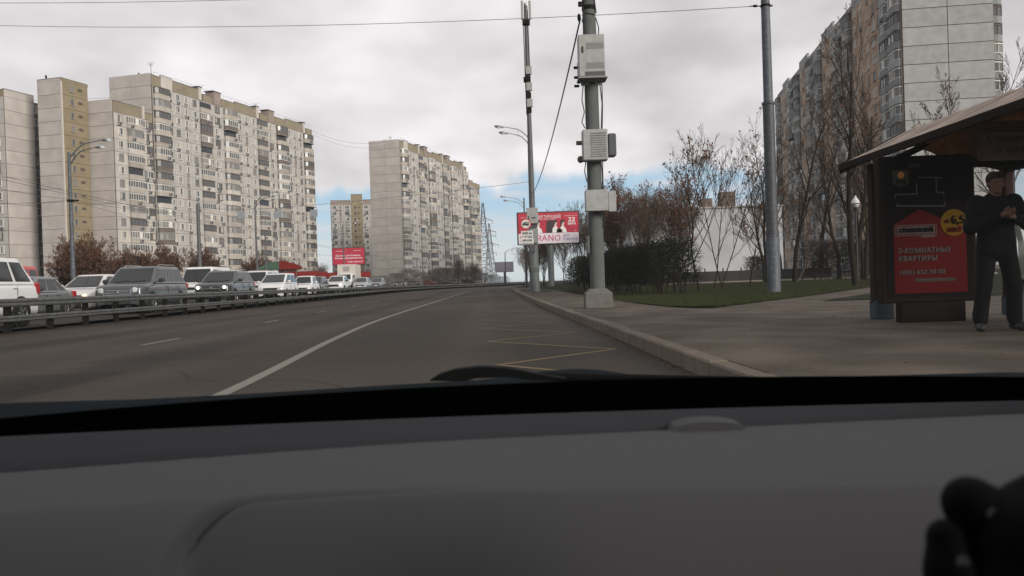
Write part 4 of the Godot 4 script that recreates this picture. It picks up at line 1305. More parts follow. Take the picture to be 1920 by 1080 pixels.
func long_slab(b: Node3D, o: Vector3, du: Vector3, fl: int, sh: float, W: float, k2 := 1.0) -> void:
	var nrm := du.cross(Vector3.UP).normalized()
	var top := 1.0 + fl * sh
	core(b, o, du, 67.4 * k2, W, top + 1.6)
	facade(b, o, du, fl, sh, slab_bays(k2), ["panel", "panel_b"], {"parapet": ["parapet", "parapet", "parapet_b", "parapet", "panel_white", "parapet_dark"], "ac": 0.34})
	blank_wall(b, o - nrm * W, nrm, W, fl + 1, sh, [0.52, 0.48], ["panel_end", "panel_end_b"])
	# attic band in ochre, stepped where the stair heads and lift rooms stand
	for s in [[0.0, 3.0, -0.2], [3.0, 6.7, 0.3], [6.7, 15.6, 0.0], [17.4, 21.0, -0.8], [24.4, 29.9, -0.5], [29.9, 38.9, 0.0], [40.7, 44.3, -0.8], [47.6, 53.3, -0.5], [53.3, 62.0, 0.0], [64.0, 67.4, -0.9]]:
		attic(b, o, du, s[0] * k2, s[1] * k2, top, 2.6 + s[2], "attic" if s[0] != 3.0 else "panel_white")
	for u in [16.2, 22.6, 39.5, 45.9, 62.8]:
		var x := MB.new()
		var w := 1.0 if u in [16.2, 39.5, 62.8] else 3.0
		x.box(o + du * u * k2 - nrm * 0.9 + Vector3(0, top + 1.7, 0), Vector3(w, 3.4 if w > 2 else 3.2, 2.4), Basis(du, Vector3.UP, nrm))
		part("roof_head", x, M.panel_white if w < 2 else M.panel_pink, b)
		x = MB.new(); x.box(o + du * (u * k2 - 0.2) - nrm * 0.9 + Vector3(0, top + (3.3 if w < 2 else 3.45), 0), Vector3(w + 0.7, 0.12, 2.8), Basis(du, Vector3.UP, nrm))
		part("roof_edge", x, M.roof_dark, b)
	for k in 22:   # thin rail along the roof edge
		var x := MB.new()
		var u := (1.0 + k * 3.05) * k2
		x.bar(o + du * u + nrm * 0.0 + Vector3(0, top + 2.6, 0), o + du * u + Vector3(0, top + 3.25, 0), 0.035, 3)
		x.bar(o + du * u + Vector3(0, top + 3.25, 0), o + du * minf(u + 3.05 * k2, 67.0 * k2) + Vector3(0, top + 3.25, 0), 0.03, 3)
		part("roof_rail", x, M.frame_grey, b)
	var d := MB.new()   # ground floor, darker plinth
	d.box(o + du * 33.7 * k2 + nrm * 0.06 + Vector3(0, 0.45, 0), Vector3(67.4 * k2, 1.06, 0.12), Basis(du, Vector3.UP, nrm))
	part("plinth", d, M.parapet_dark, b)

func build_buildings() -> void:
	var du := Vector3(0.2668, 0, -0.9637)      # both long slabs run beside the road
	var nr := du.cross(Vector3.UP).normalized()
	var sh := 2.78
	# A: the long pale slab and its lower wing
	var b := thing("apartment_slab", "long pale panel apartment slab with ochre roof band and rows of glazed balconies", "apartment block")
	var oA := P(-80.4, 0, 194.0)
	long_slab(b, oA, du, 17, sh, 11.2, 1.098)
	for s in [[8.0, 0.3, 0], [4.4, 0.5, 1], [2.6, 0.4, 0], [1.6, 0.4, 0], [9.6, 0.2, 2]]:
		antenna(b, oA - nr * s[0] + du * (1.2 + s[0] * 0.1) + Vector3(0, 49.2, 0), 1.8 + s[1], s[2])
	antenna(b, oA + du * 1.0 - nr * 0.6 + Vector3(0, 51, 0), 2.6, 0)
	antenna(b, oA + du * 46 - nr * 2 + Vector3(0, 50, 0), 3.0, 0)
	# lower wing in front of it
	var oW := oA - du * 12.6
	var fw := 14
	core(b, oW, du, 12.5, 6.4, 1.0 + fw * sh + 1.5, "joint", "wing_core")
	facade(b, oW, du, fw, sh, [["w", 0.2, 4.0], ["l", 4.0, 8.9], ["v", 8.9, 10.4], ["a", 10.4, 12.4]], ["panel_white", "panel"], {"parapet": ["parapet", "parapet_b", "panel_white", "parapet"], "ac": 0.3})
	blank_wall(b, oW - nr * 6.4, nr, 6.4, fw + 1, sh, [1.0], ["panel_end", "panel_end_b"])
	attic(b, oW, du, 0.0, 9.0, 1.0 + fw * sh, 2.4, "attic"); attic(b, oW, du, 9.9, 12.5, 1.0 + fw * sh, 1.6, "attic")
	var rh := MB.new(); rh.box(oW + du * 9.4 - nr * 0.8 + Vector3(0, 1.0 + fw * sh + 1.45, 0), Vector3(0.7, 2.9, 2.2), Basis(du, Vector3.UP, nr)); part("roof_head", rh, M.panel_white, b)

	# stairwell block with the ochre side
	b = thing("stairwell_block", "tall narrow apartment block with an ochre stairwell side and grey blank end", "apartment block")
	var oS := P(-91.5, 0, 176.0)
	var fs := 16
	core(b, oS, du, 7.4, 5.9, 1.0 + fs * sh + 0.6)
	facade(b, oS, du, fs, sh, [["s", 0.25, 7.3]], ["ochre", "ochre_b"], {})
	blank_wall(b, oS - nr * 5.9, nr, 5.9, fs, sh, [1.0], ["panel_end_b", "panel_end"])
	var cn := MB.new(); cn.box(oS + nr * 0.02 + du * 0.02 + Vector3(0, 22.7, 0), Vector3(0.34, 45.4, 0.34), Basis(du, Vector3.UP, nr)); part("corner_strip", cn, M.panel_white, b)
	attic(b, oS, du, 0.0, 7.4, 1.0 + fs * sh, 0.5, "ochre"); attic(b, oS - nr * 5.9, nr, 0.0, 5.9, 1.0 + fs * sh, 0.5, "panel_end", 0.1)
	antenna(b, oS - nr * 3.6 + Vector3(0, 45.5, 0), 1.0, 1)
	core(b, oS + du * 7.4 - nr * 0.6, du, 2.6, 5.0, 1.0 + 15 * sh, "joint", "link_core")
	facade(b, oS + du * 7.4 - nr * 0.6, du, 15, sh, [["v", 0.1, 2.5]], ["panel_pink"], {"ac": 0.0})
	# leftmost block
	b = thing("corner_block", "leftmost pale apartment block with a blank panelled side and windows at the frame edge", "apartment block")
	var oL := P(-103.6, 0, 176.5)
	core(b, oL, du, 7.6, 12.0, 1.0 + 15 * sh + 1.2)
	blank_wall(b, oL, du, 7.6, 15, sh, [1.0], ["panel_end", "panel_end_b"])
	facade(b, oL - nr * 12.0, nr, 15, sh, [["w", 0.2, 3.4], ["v", 3.4, 5.6], ["w", 5.6, 8.8], ["v", 8.8, 11.9]], ["panel", "panel_b"], {"ac": 0.1})
	attic(b, oL, du, 0.0, 7.6, 1.0 + 15 * sh, 1.5, "panel_end"); attic(b, oL - nr * 12.0, nr, 0, 12.0, 1.0 + 15 * sh, 1.4, "ochre")
	core(b, oL + du * 7.6 - nr * 0.8, du, 2.2, 5.0, 1.0 + 15 * sh + 0.4, "joint", "link_core")
	facade(b, oL + du * 7.6 - nr * 0.8, du, 15, sh, [["v", 0.1, 2.1]], ["ochre_b"], {"ac": 0.0})

	# B: second slab further along the road
	b = thing("apartment_slab", "second pale apartment slab down the road with a wide blank grey end wall", "apartment block")
	var oB := P(-34.8, 0, 276.0)
	long_slab(b, oB, du, 16, sh, 10.8)
	antenna(b, oB - nr * 5 + Vector3(0, 46.0, 0), 2.4, 0); antenna(b, oB - nr * 3.2 + Vector3(0, 46.0, 0), 3.2, 0)
	var oB2 := oB + du * 68.6 + nr * 0.6
	core(b, oB2, du, 14.0, 10.0, 1.0 + 14 * sh + 1.0, "joint", "wing_core")
	facade(b, oB2, du, 14, sh, [["l", 0.2, 4.8], ["y", 4.8, 10.0], ["w", 10.0, 13.8]], ["panel", "panel_b"], {"parapet": ["parapet", "parapet_b"], "ac": 0.2})
	blank_wall(b, oB2 - nr * 0.6, nr, 0.6, 14, sh, [1.0], ["panel_end"])
	attic(b, oB2, du, 0.0, 5.0, 1.0 + 14 * sh, 2.4, "panel_pink"); attic(b, oB2, du, 5.4, 14.0, 1.0 + 14 * sh, 1.8, "ochre")

	# C: farther block seen from the front
	b = thing("far_apartment_block", "farther low-contrast apartment block with an ochre stair column, behind the red billboard", "apartment block")
	var oC := P(-84.6, 0, 404.0)
	var dC := Vector3(0.996, 0, -0.087)
	core(b, oC, dC, 25.0, 12.0, 1.0 + 14 * sh + 0.8)
	facade(b, oC, dC, 14, sh, [["a", 0.2, 3.4], ["n", 3.4, 6.0], ["a", 6.0, 9.6], ["s", 9.6, 15.0], ["a", 15.0, 18.2], ["n", 18.2, 20.6], ["a", 20.6, 24.8]], ["panel", "panel_b"], {"ac": 0.1})
	attic(b, oC, dC, 0.0, 9.5, 1.0 + 14 * sh, 2.3, "panel_pink"); attic(b, oC, dC, 9.6, 15.0, 1.0 + 14 * sh, 5.0, "ochre"); attic(b, oC, dC, 15.1, 25.0, 1.0 + 14 * sh, 2.3, "panel_pink")
	for i in 14:
		var st := MB.new(); st.box(oC + dC * 12.3 + Vector3(0, 1.0 + (i + 0.5) * sh, 0) + dC.cross(Vector3.UP) * 0.07, Vector3(5.2, sh - 0.06, 0.12), Basis(dC, Vector3.UP, dC.cross(Vector3.UP))); part("stair_panel", st, M.ochre if i % 2 else M.ochre_b, b)

	# D: brown and grey block on the right, its blank end towards the road
	b = thing("brown_apartment_block", "tall brown-brick apartment block with blue-grey balcony stacks and a blank concrete end", "apartment block")
	var dD := Vector3(0.134, 0, -0.991)         # away from the camera along its front
	var du2 := -dD                              # seen from outside, left to right
	var nD := du2.cross(Vector3.UP).normalized()
	var L := 104.0
	var near := P(59.4, 0, 127.5)
	var oD := near + dD * L
	var fD := 17
	var shD := 2.75
	core(b, oD, du2, L, 12.8, 1.0 + fD * shD + 1.2)
	var bays := []
	for s in [[0.0, 8.2], [16.0, 29.8], [39.0, 52.9], [62.9, 76.9], [86.0, 104.0]]:
		var w: float = s[1] - s[0]
		if s[0] == 0.0: bays += [["y", 0.2, 4.6], ["w", 4.6, 8.2]]
		elif s[0] == 86.0: bays += [["w", 88.6, 91.4], ["w", 91.4, 94.4], ["y", 95.0, 99.0], ["y", 99.2, 103.8]]
		else: bays += [["y", s[0] + 0.3, s[0] + 5.2], ["l", s[0] + 5.2, s[0] + 8.6], ["y", s[0] + 8.6, s[1] - 0.2]]
	for s in [[8.2, 16.0], [29.8, 39.0], [52.9, 62.9], [76.9, 88.6]]:
		var w: float = s[1] - s[0]
		bays += [["v", s[0], s[0] + w * 0.33], ["v", s[0] + w * 0.33, s[0] + w * 0.66], ["v", s[0] + w * 0.66, s[1]]]
	facade(b, oD, du2, fD, shD, bays, ["brown_panel", "brown_panel_b"], {"parapet": ["bluegrey", "bluegrey", "bluegrey_b", "bluegrey"], "ac": 0.08, "deep": 0.85})
	# pale infill panels between windows, and the stepped attic
	for s in [[0.0, 8.2, 0.6], [8.2, 16.0, 2.0], [16.0, 29.8, 0.9], [29.8, 39.0, 2.2], [39.0, 52.9, 0.9], [52.9, 62.9, 2.2], [62.9, 76.9, 0.9], [76.9, 88.6, 2.2], [88.6, 104.0, 0.9]]:
		attic(b, oD, du2, s[0], s[1], 1.0 + fD * shD, s[2], "concrete_end")
	# blank end wall facing the camera
	var eD := -nD                                # runs right from the near corner
	blank_wall(b, near, eD, 12.8, fD, shD, [0.5, 0.5], ["concrete_end", "concrete_end_b"])
	attic(b, near, eD, 0, 12.8, 1.0 + fD * shD, 0.9, "concrete_end")
	facade(b, near - nD * 12.8, dD, fD, shD, [["y", 0.3, 5.0], ["v", 5.0, 8.0]], ["concrete_end"], {"parapet": ["bluegrey"], "ac": 0.0, "deep": 1.5})

	# low white building behind the lawn
	b = thing("white_building", "low blank white building behind the lawn with two brown chimney boxes", "building")
	var x := MB.new(); x.box(P(17.6, 3.4, 81.0), Vector3(13.6, 6.9, 9.0)); part("wall", x, M.white_wall, b)
	x = MB.new(); x.box(P(17.6, 6.93, 81.0), Vector3(13.9, 0.16, 9.3)); part("roof_edge", x, M.frame_grey, b)
	for c in [[18.15, 1.05, 0.95], [20.1, 1.35, 1.5]]:
		x = MB.new(); x.cbox(P(c[0], 7.0 + c[2] / 2, 79.0), Vector3(c[1], c[2], 1.2), 0.03); part("chimney", x, M.frame_brown, b)
	x = MB.new(); x.box(P(17.6, 0.7, 76.44), Vector3(13.6, 0.9, 0.08)); part("plinth", x, M.frame_grey, b)
	b = thing("low_fence", "low black panel fence along the far edge of the lawn", "fence")
	for k in 9:
		x = MB.new(); x.box(P(11.2 + k * 1.22, 0.80, 57.5), Vector3(1.18, 0.66, 0.05)); part("fence_panel", x, M.black, b)
		x = MB.new(); x.box(P(10.59 + k * 1.22, 0.83, 57.5), Vector3(0.07, 1.0, 0.09)); part("fence_post", x, M.black, b)
	x = MB.new(); x.box(P(20.0, 0.40, 56.4), Vector3(24, 0.10, 0.4)); tag(part("lawn_kerb", x, M.line_white), "", "", "", "structure")

# ---------------------------------------------------------------- vehicles (front towards +z)
func wheel_mesh(r: float) -> Array:
	var key := "wheel%.2f" % r
	if not CACHE.has(key):
		var t := MB.new(); var m := MB.new()
		var x := Transform3D(Basis(Vector3.BACK, -PI / 2), Vector3.ZERO)   # lathe axis along +x
		t.lathe([[r * 0.62, -0.1], [r * 0.93, -0.11], [r, -0.08], [r, 0.08], [r * 0.93, 0.11], [r * 0.62, 0.1]], 22, x)
		m.lathe([[0.0, 0.045], [r * 0.2, 0.06], [r * 0.24, 0.03], [r * 0.58, 0.03], [r * 0.66, 0.1], [r * 0.66, 0.0]], 22, x)
		for k in 5:
			var a := TAU * k / 5
			m.box(Vector3(0.06, sin(a) * r * 0.36, cos(a) * r * 0.36), Vector3(0.04, r * 0.13, r * 0.5), Basis(Vector3.RIGHT, -a))
		CACHE[key] = [am([t, M.tyre]), am([m, M.rim])]
	return CACHE[key]

func car_section(z: float, w: float, b: float, t: float) -> PackedVector3Array:
	var h := t - b
	var half := [[0.80, 0.0], [0.95, 0.03], [0.985, 0.16], [1.0, 0.45], [0.99, 0.66], [0.975, 0.84], [0.93, 0.945], [0.80, 0.985], [0.4, 1.0]]
	var r := PackedVector3Array()
	for p in half: r.append(Vector3(-w * p[0], b + h * p[1], z))
	r.append(Vector3(0, t + 0.01, z))
	for i in range(half.size() - 1, -1, -1): r.append(Vector3(w * half[i][0], b + h * half[i][1], z))
	return r

func car(called: String, label: String, category: String, at: Vector3, yaw: float, c: Dictionary) -> Node3D:
	var o := thing(called, label, category, at, yaw, "vehicles queuing on the opposite carriageway")
	var L: float = c.L; var W: float = c.W / 2; var H: float = c.H
	var belt: float = c.belt; var nose: float = c.nose      # nose: height of the front edge of the bonnet
	var zc: float = c.zc                                     # foot of the windscreen
	var zf: float = c.zf; var zb: float = c.zb; var zr: float = c.zr   # roof front, roof back, foot of the rear window
	var deck: float = c.get("deck", belt)
	var clr: float = c.get("clear", 0.2)
	var paintm: Material = M[c.paint]
	var F := L / 2
	# lower body
	var rows := []
	for s in [[-F, 0.84, clr + 0.1, deck - 0.16], [-F + 0.04, 0.90, clr + 0.04, deck - 0.06], [-F + 0.16, 0.955, clr, deck], [-F + 0.5, 0.99, clr, deck], [zr, 1.0, clr, deck + 0.01], [(zr + zc) / 2, 1.0, clr, belt], [zc, 1.0, clr, belt], [lerpf(zc, F, 0.3), 0.995, clr, lerpf(belt, nose, 0.22)], [lerpf(zc, F, 0.65), 0.985, clr, lerpf(belt, nose, 0.58)], [F - 0.2, 0.95, clr, nose + 0.03], [F - 0.07, 0.90, clr, nose - 0.03], [F - 0.015, 0.86, clr + 0.03, nose - 0.10], [F, 0.80, clr + 0.08, nose - 0.18]]:
		rows.append(car_section(s[0], W * s[1], s[2], s[3]))
	var b := MB.new()
	b.grid(rows)
	b.fan(rows[0]); b.fan(rows[-1], true)
	# check which way the sheet faces: the top must look up
	part("body", b, paintm, o)
	# cabin: rings from the belt to the roof
	var ww: float = W * c.get("wb", 0.94); var wt: float = W * c.get("wt", 0.72)
	var ring := func(k: float, grow := 0.0):
		var hw: float = lerpf(ww, wt, k) - 0.0 + grow
		var z1: float = lerpf(zc, zf, k) + grow; var z0: float = lerpf(zr, zb, k) - grow
		var y: float = lerpf(belt, H, k)
		var r := PackedVector3Array()
		var cr := lerpf(0.10, 0.21, clampf(k, 0.0, 1.0))
		for q in [[1, 1, 0.0], [1, -1, -PI / 2], [-1, -1, -PI], [-1, 1, -PI * 1.5]]:
			for j in 4:
				var a: float = q[2] + PI / 2 - PI / 2 * j / 3.0
				r.append(Vector3(q[0] * (hw - cr) + cr * cos(a), y, (z1 - cr if q[1] > 0 else z0 + cr) + cr * sin(a)))
		return r
	var rr := []
	for k in [-0.06, 0.0, 0.3, 0.6, 0.86, 0.95]: rr.append(ring.call(k))
	var r5: PackedVector3Array = ring.call(0.985, -0.03)
	var r6: PackedVector3Array = ring.call(1.0, -0.13)
	var r7: PackedVector3Array = ring.call(1.015, -0.34)
	rr.append(r5); rr.append(r6); rr.append(r7)
	b = MB.new()
	b.grid(rr, true)
	b.fan(r7)
	part("cabin", b, paintm, o)
	# glass
	var gl: Material = M.car_glass
	var pt := func(k: float, s: float, g: float): return Vector3(s * (lerpf(ww, wt, k) - 0.115), lerpf(belt, H, k), lerpf(zc, zf, k) + g)
	var g1 := MB.new()
	var k0 := 0.05; var k1 := 0.87
	var sd := 0.011
	g1.quad(pt.call(k0, -1.0, sd), pt.call(k0, 1.0, sd), pt.call(k1, 1.0, sd), pt.call(k1, -1.0, sd))
	var ws := part("windscreen", g1, gl, o)
	var wp := MB.new()
	for s in [-0.75, 0.05]:
		var a: Vector3 = pt.call(0.07, s, sd + 0.02)
		var e: Vector3 = pt.call(0.12, s + 0.7, sd + 0.02)
		wp.bar(a, e, 0.012, 4)
	part("wiper", wp, M.trim, ws)
	var pr := func(k: float, s: float, g: float): return Vector3(s * (lerpf(ww, wt, k) - 0.12), lerpf(deck, H, k), lerpf(zr, zb, k) - g)
	var g2 := MB.new()
	g2.quad(pr.call(0.12, 1.0, sd), pr.call(0.12, -1.0, sd), pr.call(0.84, -1.0, sd), pr.call(0.84, 1.0, sd))
	part("rear_window", g2, gl, o)
	var splits: Array = c.get("splits", [0.0, 0.42, 0.78, 1.0])
	for s in [-1.0, 1.0]:
		for i in splits.size() - 1:
			var sp := func(k: float, t: float):
				var zfr: float = lerpf(zc, zf, k) - 0.16; var zre: float = lerpf(zr, zb, k) + 0.16
				return Vector3(s * (lerpf(ww, wt, k) + 0.007), lerpf(belt, H, k), lerpf(zfr, zre, t))
			var t0: float = splits[i] + (0.025 if i > 0 else 0.0); var t1: float = splits[i + 1] - 0.015
			var m := MB.new()
			if s > 0: m.quad(sp.call(0.05, t0), sp.call(0.05, t1), sp.call(0.82, t1), sp.call(0.82, t0))
			else: m.quad(sp.call(0.05, t1), sp.call(0.05, t0), sp.call(0.82, t0), sp.call(0.82, t1))
			part("side_window", m, gl, o)
		# mirror, handles, door seams
		var mi := MB.new()
		mi.sphere(Vector3(s * (W + 0.13), belt + 0.08, zc - 0.38), Vector3(0.13, 0.09, 0.08), 10)
		mi.bar(Vector3(s * (W - 0.05), belt + 0.02, zc - 0.36), Vector3(s * (W + 0.1), belt + 0.05, zc - 0.38), 0.025)
		part("mirror", mi, M.trim if c.get("dark_mirror", false) else paintm, o)
		for t in [0.36, 0.72]:
			var z: float = lerpf(zc - 0.2, zr + 0.1, t)
			var hd := MB.new(); hd.cbox(Vector3(s * (W + 0.004), belt - 0.14, z + 0.12), Vector3(0.03, 0.035, 0.2), 0.008); part("door_handle", hd, M.chrome if c.get("chrome", false) else paintm, o)
			var seam := MB.new(); seam.box(Vector3(s * (W - 0.004), (belt + clr) / 2, z), Vector3(0.012, belt - clr - 0.2, 0.012)); part("door_seam", seam, M.trim, o)
		for z in [F - c.get("oh", 0.88), -F + c.get("ohr", 0.95)]:
			var r: float = c.get("wheel", 0.33)
			var ar := MB.new(); ar.lathe([[0.0, -0.16], [r + 0.07, -0.16], [r + 0.075, 0.006], [0.0, 0.006]], 22, Transform3D(Basis(Vector3.BACK, -PI / 2 * s), Vector3(s * W, r, z)))
			part("wheel_arch", ar, M.trim, o)
			var wn := Node3D.new(); wn.name = "wheel"; o.add_child(wn, true)
			wn.transform = Transform3D(Basis(Vector3.UP, 0.0 if s > 0 else PI), Vector3(s * (W - 0.07), r, z))
			var wm := wheel_mesh(r)
			put("tyre", wm[0], wn); put("rim", wm[1], wn)
		# lamps
		var hl := MB.new()
		var lh: float = c.get("lamp_h", 0.17)
		hl.cbox(Vector3(s * W * 0.70, nose - 0.13 - lh * 0.3, F - 0.10), Vector3(W * 0.34, lh, 0.22), 0.05, Basis(Vector3.UP, s * 0.32))
		var hlp := part("headlight", hl, M.lamp_clear, o)
		if c.has("on"):
			var bulb := MB.new(); bulb.sphere(Vector3(s * W * 0.69, nose - 0.13 - lh * 0.3, F + 0.015), Vector3(0.1, 0.08, 0.03), 10)
			part("headlight_bulb", bulb, M[c.on], hlp)
		var tl := MB.new(); tl.cbox(Vector3(s * W * 0.88, deck - 0.16, -F + 0.12), Vector3(W * 0.22, c.get("tail_h", 0.24), 0.24), 0.03); part("tail_light", tl, M.lamp_red, o)
		var fg := MB.new(); fg.sphere(Vector3(s * W * 0.68, clr + 0.22, F - 0.06), Vector3(0.09, 0.07, 0.06), 8); part("fog_light", fg, M.lamp_clear, o)
	# front: grille, bumper intake, plate
	var gr := MB.new()
	var gw: float = c.get("grille_w", 0.95); var gh: float = c.get("grille_h", 0.16)
	gr.cbox(Vector3(0, nose - 0.15 - gh / 2, F - 0.015), Vector3(gw, gh, 0.07), 0.02)
	var gp := part("grille", gr, M.trim, o)
	for k in int(c.get("slats", 0)):
		var sl := MB.new(); sl.cbox(Vector3(0, nose - 0.15 - gh * (k + 0.7) / (c.slats + 0.4), F + 0.025), Vector3(gw - 0.06, 0.022, 0.02), 0.004); part("slat", sl, M.chrome, gp)
	if c.get("slats", 0) > 0:
		var fr := MB.new()
		for s in [-1.0, 1.0]: fr.box(Vector3(s * gw / 2, nose - 0.15 - gh / 2, F + 0.012), Vector3(0.03, gh, 0.05))
		fr.sphere(Vector3(0, nose - 0.15 - gh * 0.42, F + 0.035), Vector3(0.09, 0.07, 0.02), 12)
		part("grille_trim", fr, M.chrome, gp)
	var lo := MB.new(); lo.cbox(Vector3(0, clr + 0.16, F - 0.02), Vector3(W * 1.1, 0.2, 0.07), 0.03); part("bumper_intake", lo, M.trim, o)
	var pl := MB.new(); pl.cbox(Vector3(0, clr + 0.31, F + 0.03), Vector3(0.52, 0.115, 0.02), 0.004); part("number_plate", pl, M.plate, o)
	if c.get("rails", false):
		for s in [-1.0, 1.0]:
			var rl := MB.new()
			var p := PackedVector3Array([Vector3(s * (wt - 0.10), H - 0.03, zf - 0.25), Vector3(s * (wt - 0.10), H + 0.06, zf - 0.45), Vector3(s * (wt - 0.10), H + 0.065, zb + 0.4), Vector3(s * (wt - 0.10), H - 0.02, zb + 0.2)])
			rl.tube(p, PackedFloat32Array([0.022]), 6); part("roof_rail", rl, M.frame_grey, o)
	return o

func build_vehicles() -> void:
	var suv := {"L": 4.95, "W": 1.96, "H": 1.86, "belt": 1.20, "nose": 1.10, "zc": 1.34, "zf": 0.48, "zb": -1.90, "zr": -2.30, "clear": 0.30, "wheel": 0.39, "wt": 0.78, "rails": true, "oh": 0.9, "ohr": 1.05}
	var sedan := {"L": 4.55, "W": 1.78, "H": 1.50, "belt": 0.98, "nose": 0.78, "zc": 1.12, "zf": 0.18, "zb": -1.05, "zr": -1.72, "deck": 1.02, "clear": 0.19, "wheel": 0.32}
	var hatch := {"L": 4.25, "W": 1.77, "H": 1.58, "belt": 1.02, "nose": 0.84, "zc": 1.12, "zf": 0.05, "zb": -1.55, "zr": -1.98, "clear": 0.2, "wheel": 0.32}
	var van := {"L": 5.2, "W": 1.98, "H": 2.12, "belt": 1.22, "nose": 1.12, "zc": 1.85, "zf": 1.15, "zb": -2.45, "zr": -2.55, "clear": 0.24, "wheel": 0.34, "wt": 0.84, "wb": 0.97}
	var mk := func(base: Dictionary, extra: Dictionary): var d := base.duplicate(); d.merge(extra, true); return d
	var Y := 0.028
	var pos := func(x, d): return P(x, opp_y(d), d)
	car("white_suv", "white boxy sport utility vehicle cut off by the left frame edge", "car", pos.call(-14.55, 22.2), Y, mk.call(suv, {"L": 4.9, "W": 2.0, "H": 1.92, "belt": 1.22, "zb": -1.80, "zr": -2.28, "paint": "car_white", "rails": false, "tail_h": 0.34, "splits": [0.0, 0.40, 0.72, 1.0]}))
	car("grey_sedan", "dark grey sedan half hidden behind the white vehicle at the left edge", "car", pos.call(-18.1, 31.6), Y, mk.call(sedan, {"paint": "car_mid", "H": 1.54, "dark_mirror": true}))
	car("red_van", "red van far left, only its roof and side showing above the sedan", "van", pos.call(-23.0, 37.6), Y, mk.call(van, {"paint": "car_red", "H": 2.2}))
	car("white_hatchback", "white hatchback with a small red badge on its bonnet, left of the grey SUV", "car", pos.call(-18.25, 37.2), Y, mk.call(hatch, {"paint": "car_white_b", "H": 1.66, "nose": 0.92, "belt": 1.08, "on": "lamp_warm", "slats": 0}))
	var hb: Node3D = get_node("white_hatchback")
	var bd := MB.new(); bd.cbox(Vector3(0, 0.90, 2.13), Vector3(0.17, 0.17, 0.04), 0.03); part("badge", bd, M.lamp_red, hb)
	car("grey_suv", "large grey sport utility vehicle with a wide chrome-barred grille and roof rails", "car", pos.call(-15.1, 35.0), Y, mk.call(suv, {"paint": "car_grey", "slats": 5, "grille_w": 1.02, "grille_h": 0.30, "chrome": true, "dark_mirror": true, "lamp_h": 0.22, "splits": [0.0, 0.38, 0.66, 1.0]}))
	car("white_van", "white delivery van with a dark windscreen behind the grey SUV", "van", pos.call(-19.0, 53.0), Y, mk.call(van, {"paint": "car_white", "dark_mirror": true, "splits": [0.0, 0.26], "H": 2.2}))
	car("dark_suv", "dark sport utility vehicle with both headlights lit", "car", pos.call(-15.5, 46.2), Y, mk.call(suv, {"paint": "car_dark", "L": 4.8, "W": 1.93, "H": 1.80, "on": "lamp_on", "slats": 1, "grille_w": 0.9, "grille_h": 0.2, "dark_mirror": true}))
	car("white_minibus", "white minibus between the dark SUV and the white minivan", "van", pos.call(-19.4, 66.0), Y, mk.call(van, {"paint": "car_white_b", "H": 2.1}))
	car("white_minivan", "white rounded minivan with a sloping nose behind the dark SUV", "car", pos.call(-16.2, 59.2), Y, mk.call(hatch, {"paint": "car_white", "L": 4.5, "H": 1.76, "W": 1.82, "belt": 1.10, "nose": 0.92, "zc": 1.62, "zf": 0.35, "zb": -1.85, "zr": -2.1, "wt": 0.8}))
	car("small_white_car", "small round white car tucked behind the white minivan", "car", pos.call(-16.35, 67.5), Y, mk.call(hatch, {"paint": "car_white", "L": 3.6, "W": 1.62, "H": 1.62, "zc": 0.8, "zf": 0.1, "zb": -1.2, "zr": -1.62}))
	car("charcoal_hatchback", "charcoal grey car with a wide windscreen left of the white crossover", "car", pos.call(-18.4, 80.0), Y, mk.call(hatch, {"paint": "car_grey", "H": 1.66, "W": 1.82}))
	car("white_crossover", "white crossover with pale headlights in front of the box truck", "car", pos.call(-17.35, 85.0), Y, mk.call(hatch, {"paint": "car_white", "L": 4.5, "W": 1.84, "H": 1.72, "belt": 1.12, "nose": 1.0, "wheel": 0.36, "clear": 0.24, "on": "lamp_on", "grille_w": 0.9, "grille_h": 0.22, "dark_mirror": true}))
	car("silver_sedan", "silver car right of the white crossover", "car", pos.call(-18.6, 106.0), Y, mk.call(hatch, {"paint": "car_silver", "H": 1.62, "W": 1.80}))
	car("grey_hatchback", "grey-green estate car at the far end of the queue", "car", pos.call(-19.0, 121.0), Y, mk.call(hatch, {"paint": "car_mid", "H": 1.6, "L": 4.6}))
	car("white_hatchback", "white car barely showing between the charcoal car and the crossover", "car", pos.call(-22.0, 102.0), Y, mk.call(hatch, {"paint": "car_white_b", "H": 1.5}))

	# box truck
	var o := thing("box_truck", "white box truck with a tall cargo body behind the white crossover", "truck", pos.call(-20.7, 106.5), Y, "vehicles queuing on the opposite carriageway")
	var b := MB.new(); b.cbox(Vector3(0, 2.15, -2.9), Vector3(2.25, 2.35, 4.6), 0.04); var bx := part("cargo_box", b, M.panel_white, o)
	b = MB.new(); b.box(Vector3(0.0, 2.75, -0.57), Vector3(0.8, 0.6, 0.03)); part("box_panel", b, M.frame_grey, bx)
	var rows := []
	for s in [[-0.5, 0.98, 0.5, 2.1], [0.2, 1.0, 0.5, 2.22], [0.75, 0.98, 0.5, 2.1], [1.15, 0.95, 0.5, 1.35], [1.65, 0.9, 0.5, 1.2], [1.8, 0.84, 0.55, 1.0]]:
		rows.append(car_section(s[0], s[1], s[2], s[3]))
	b = MB.new(); b.grid(rows); b.fan(rows[0]); b.fan(rows[-1], true); part("cab", b, M.car_white, o)
	b = MB.new(); b.quad(Vector3(-0.78, 1.42, 1.135), Vector3(0.78, 1.42, 1.135), Vector3(0.74, 2.04, 0.80), Vector3(-0.74, 2.04, 0.80)); part("windscreen", b, M.car_glass, o)
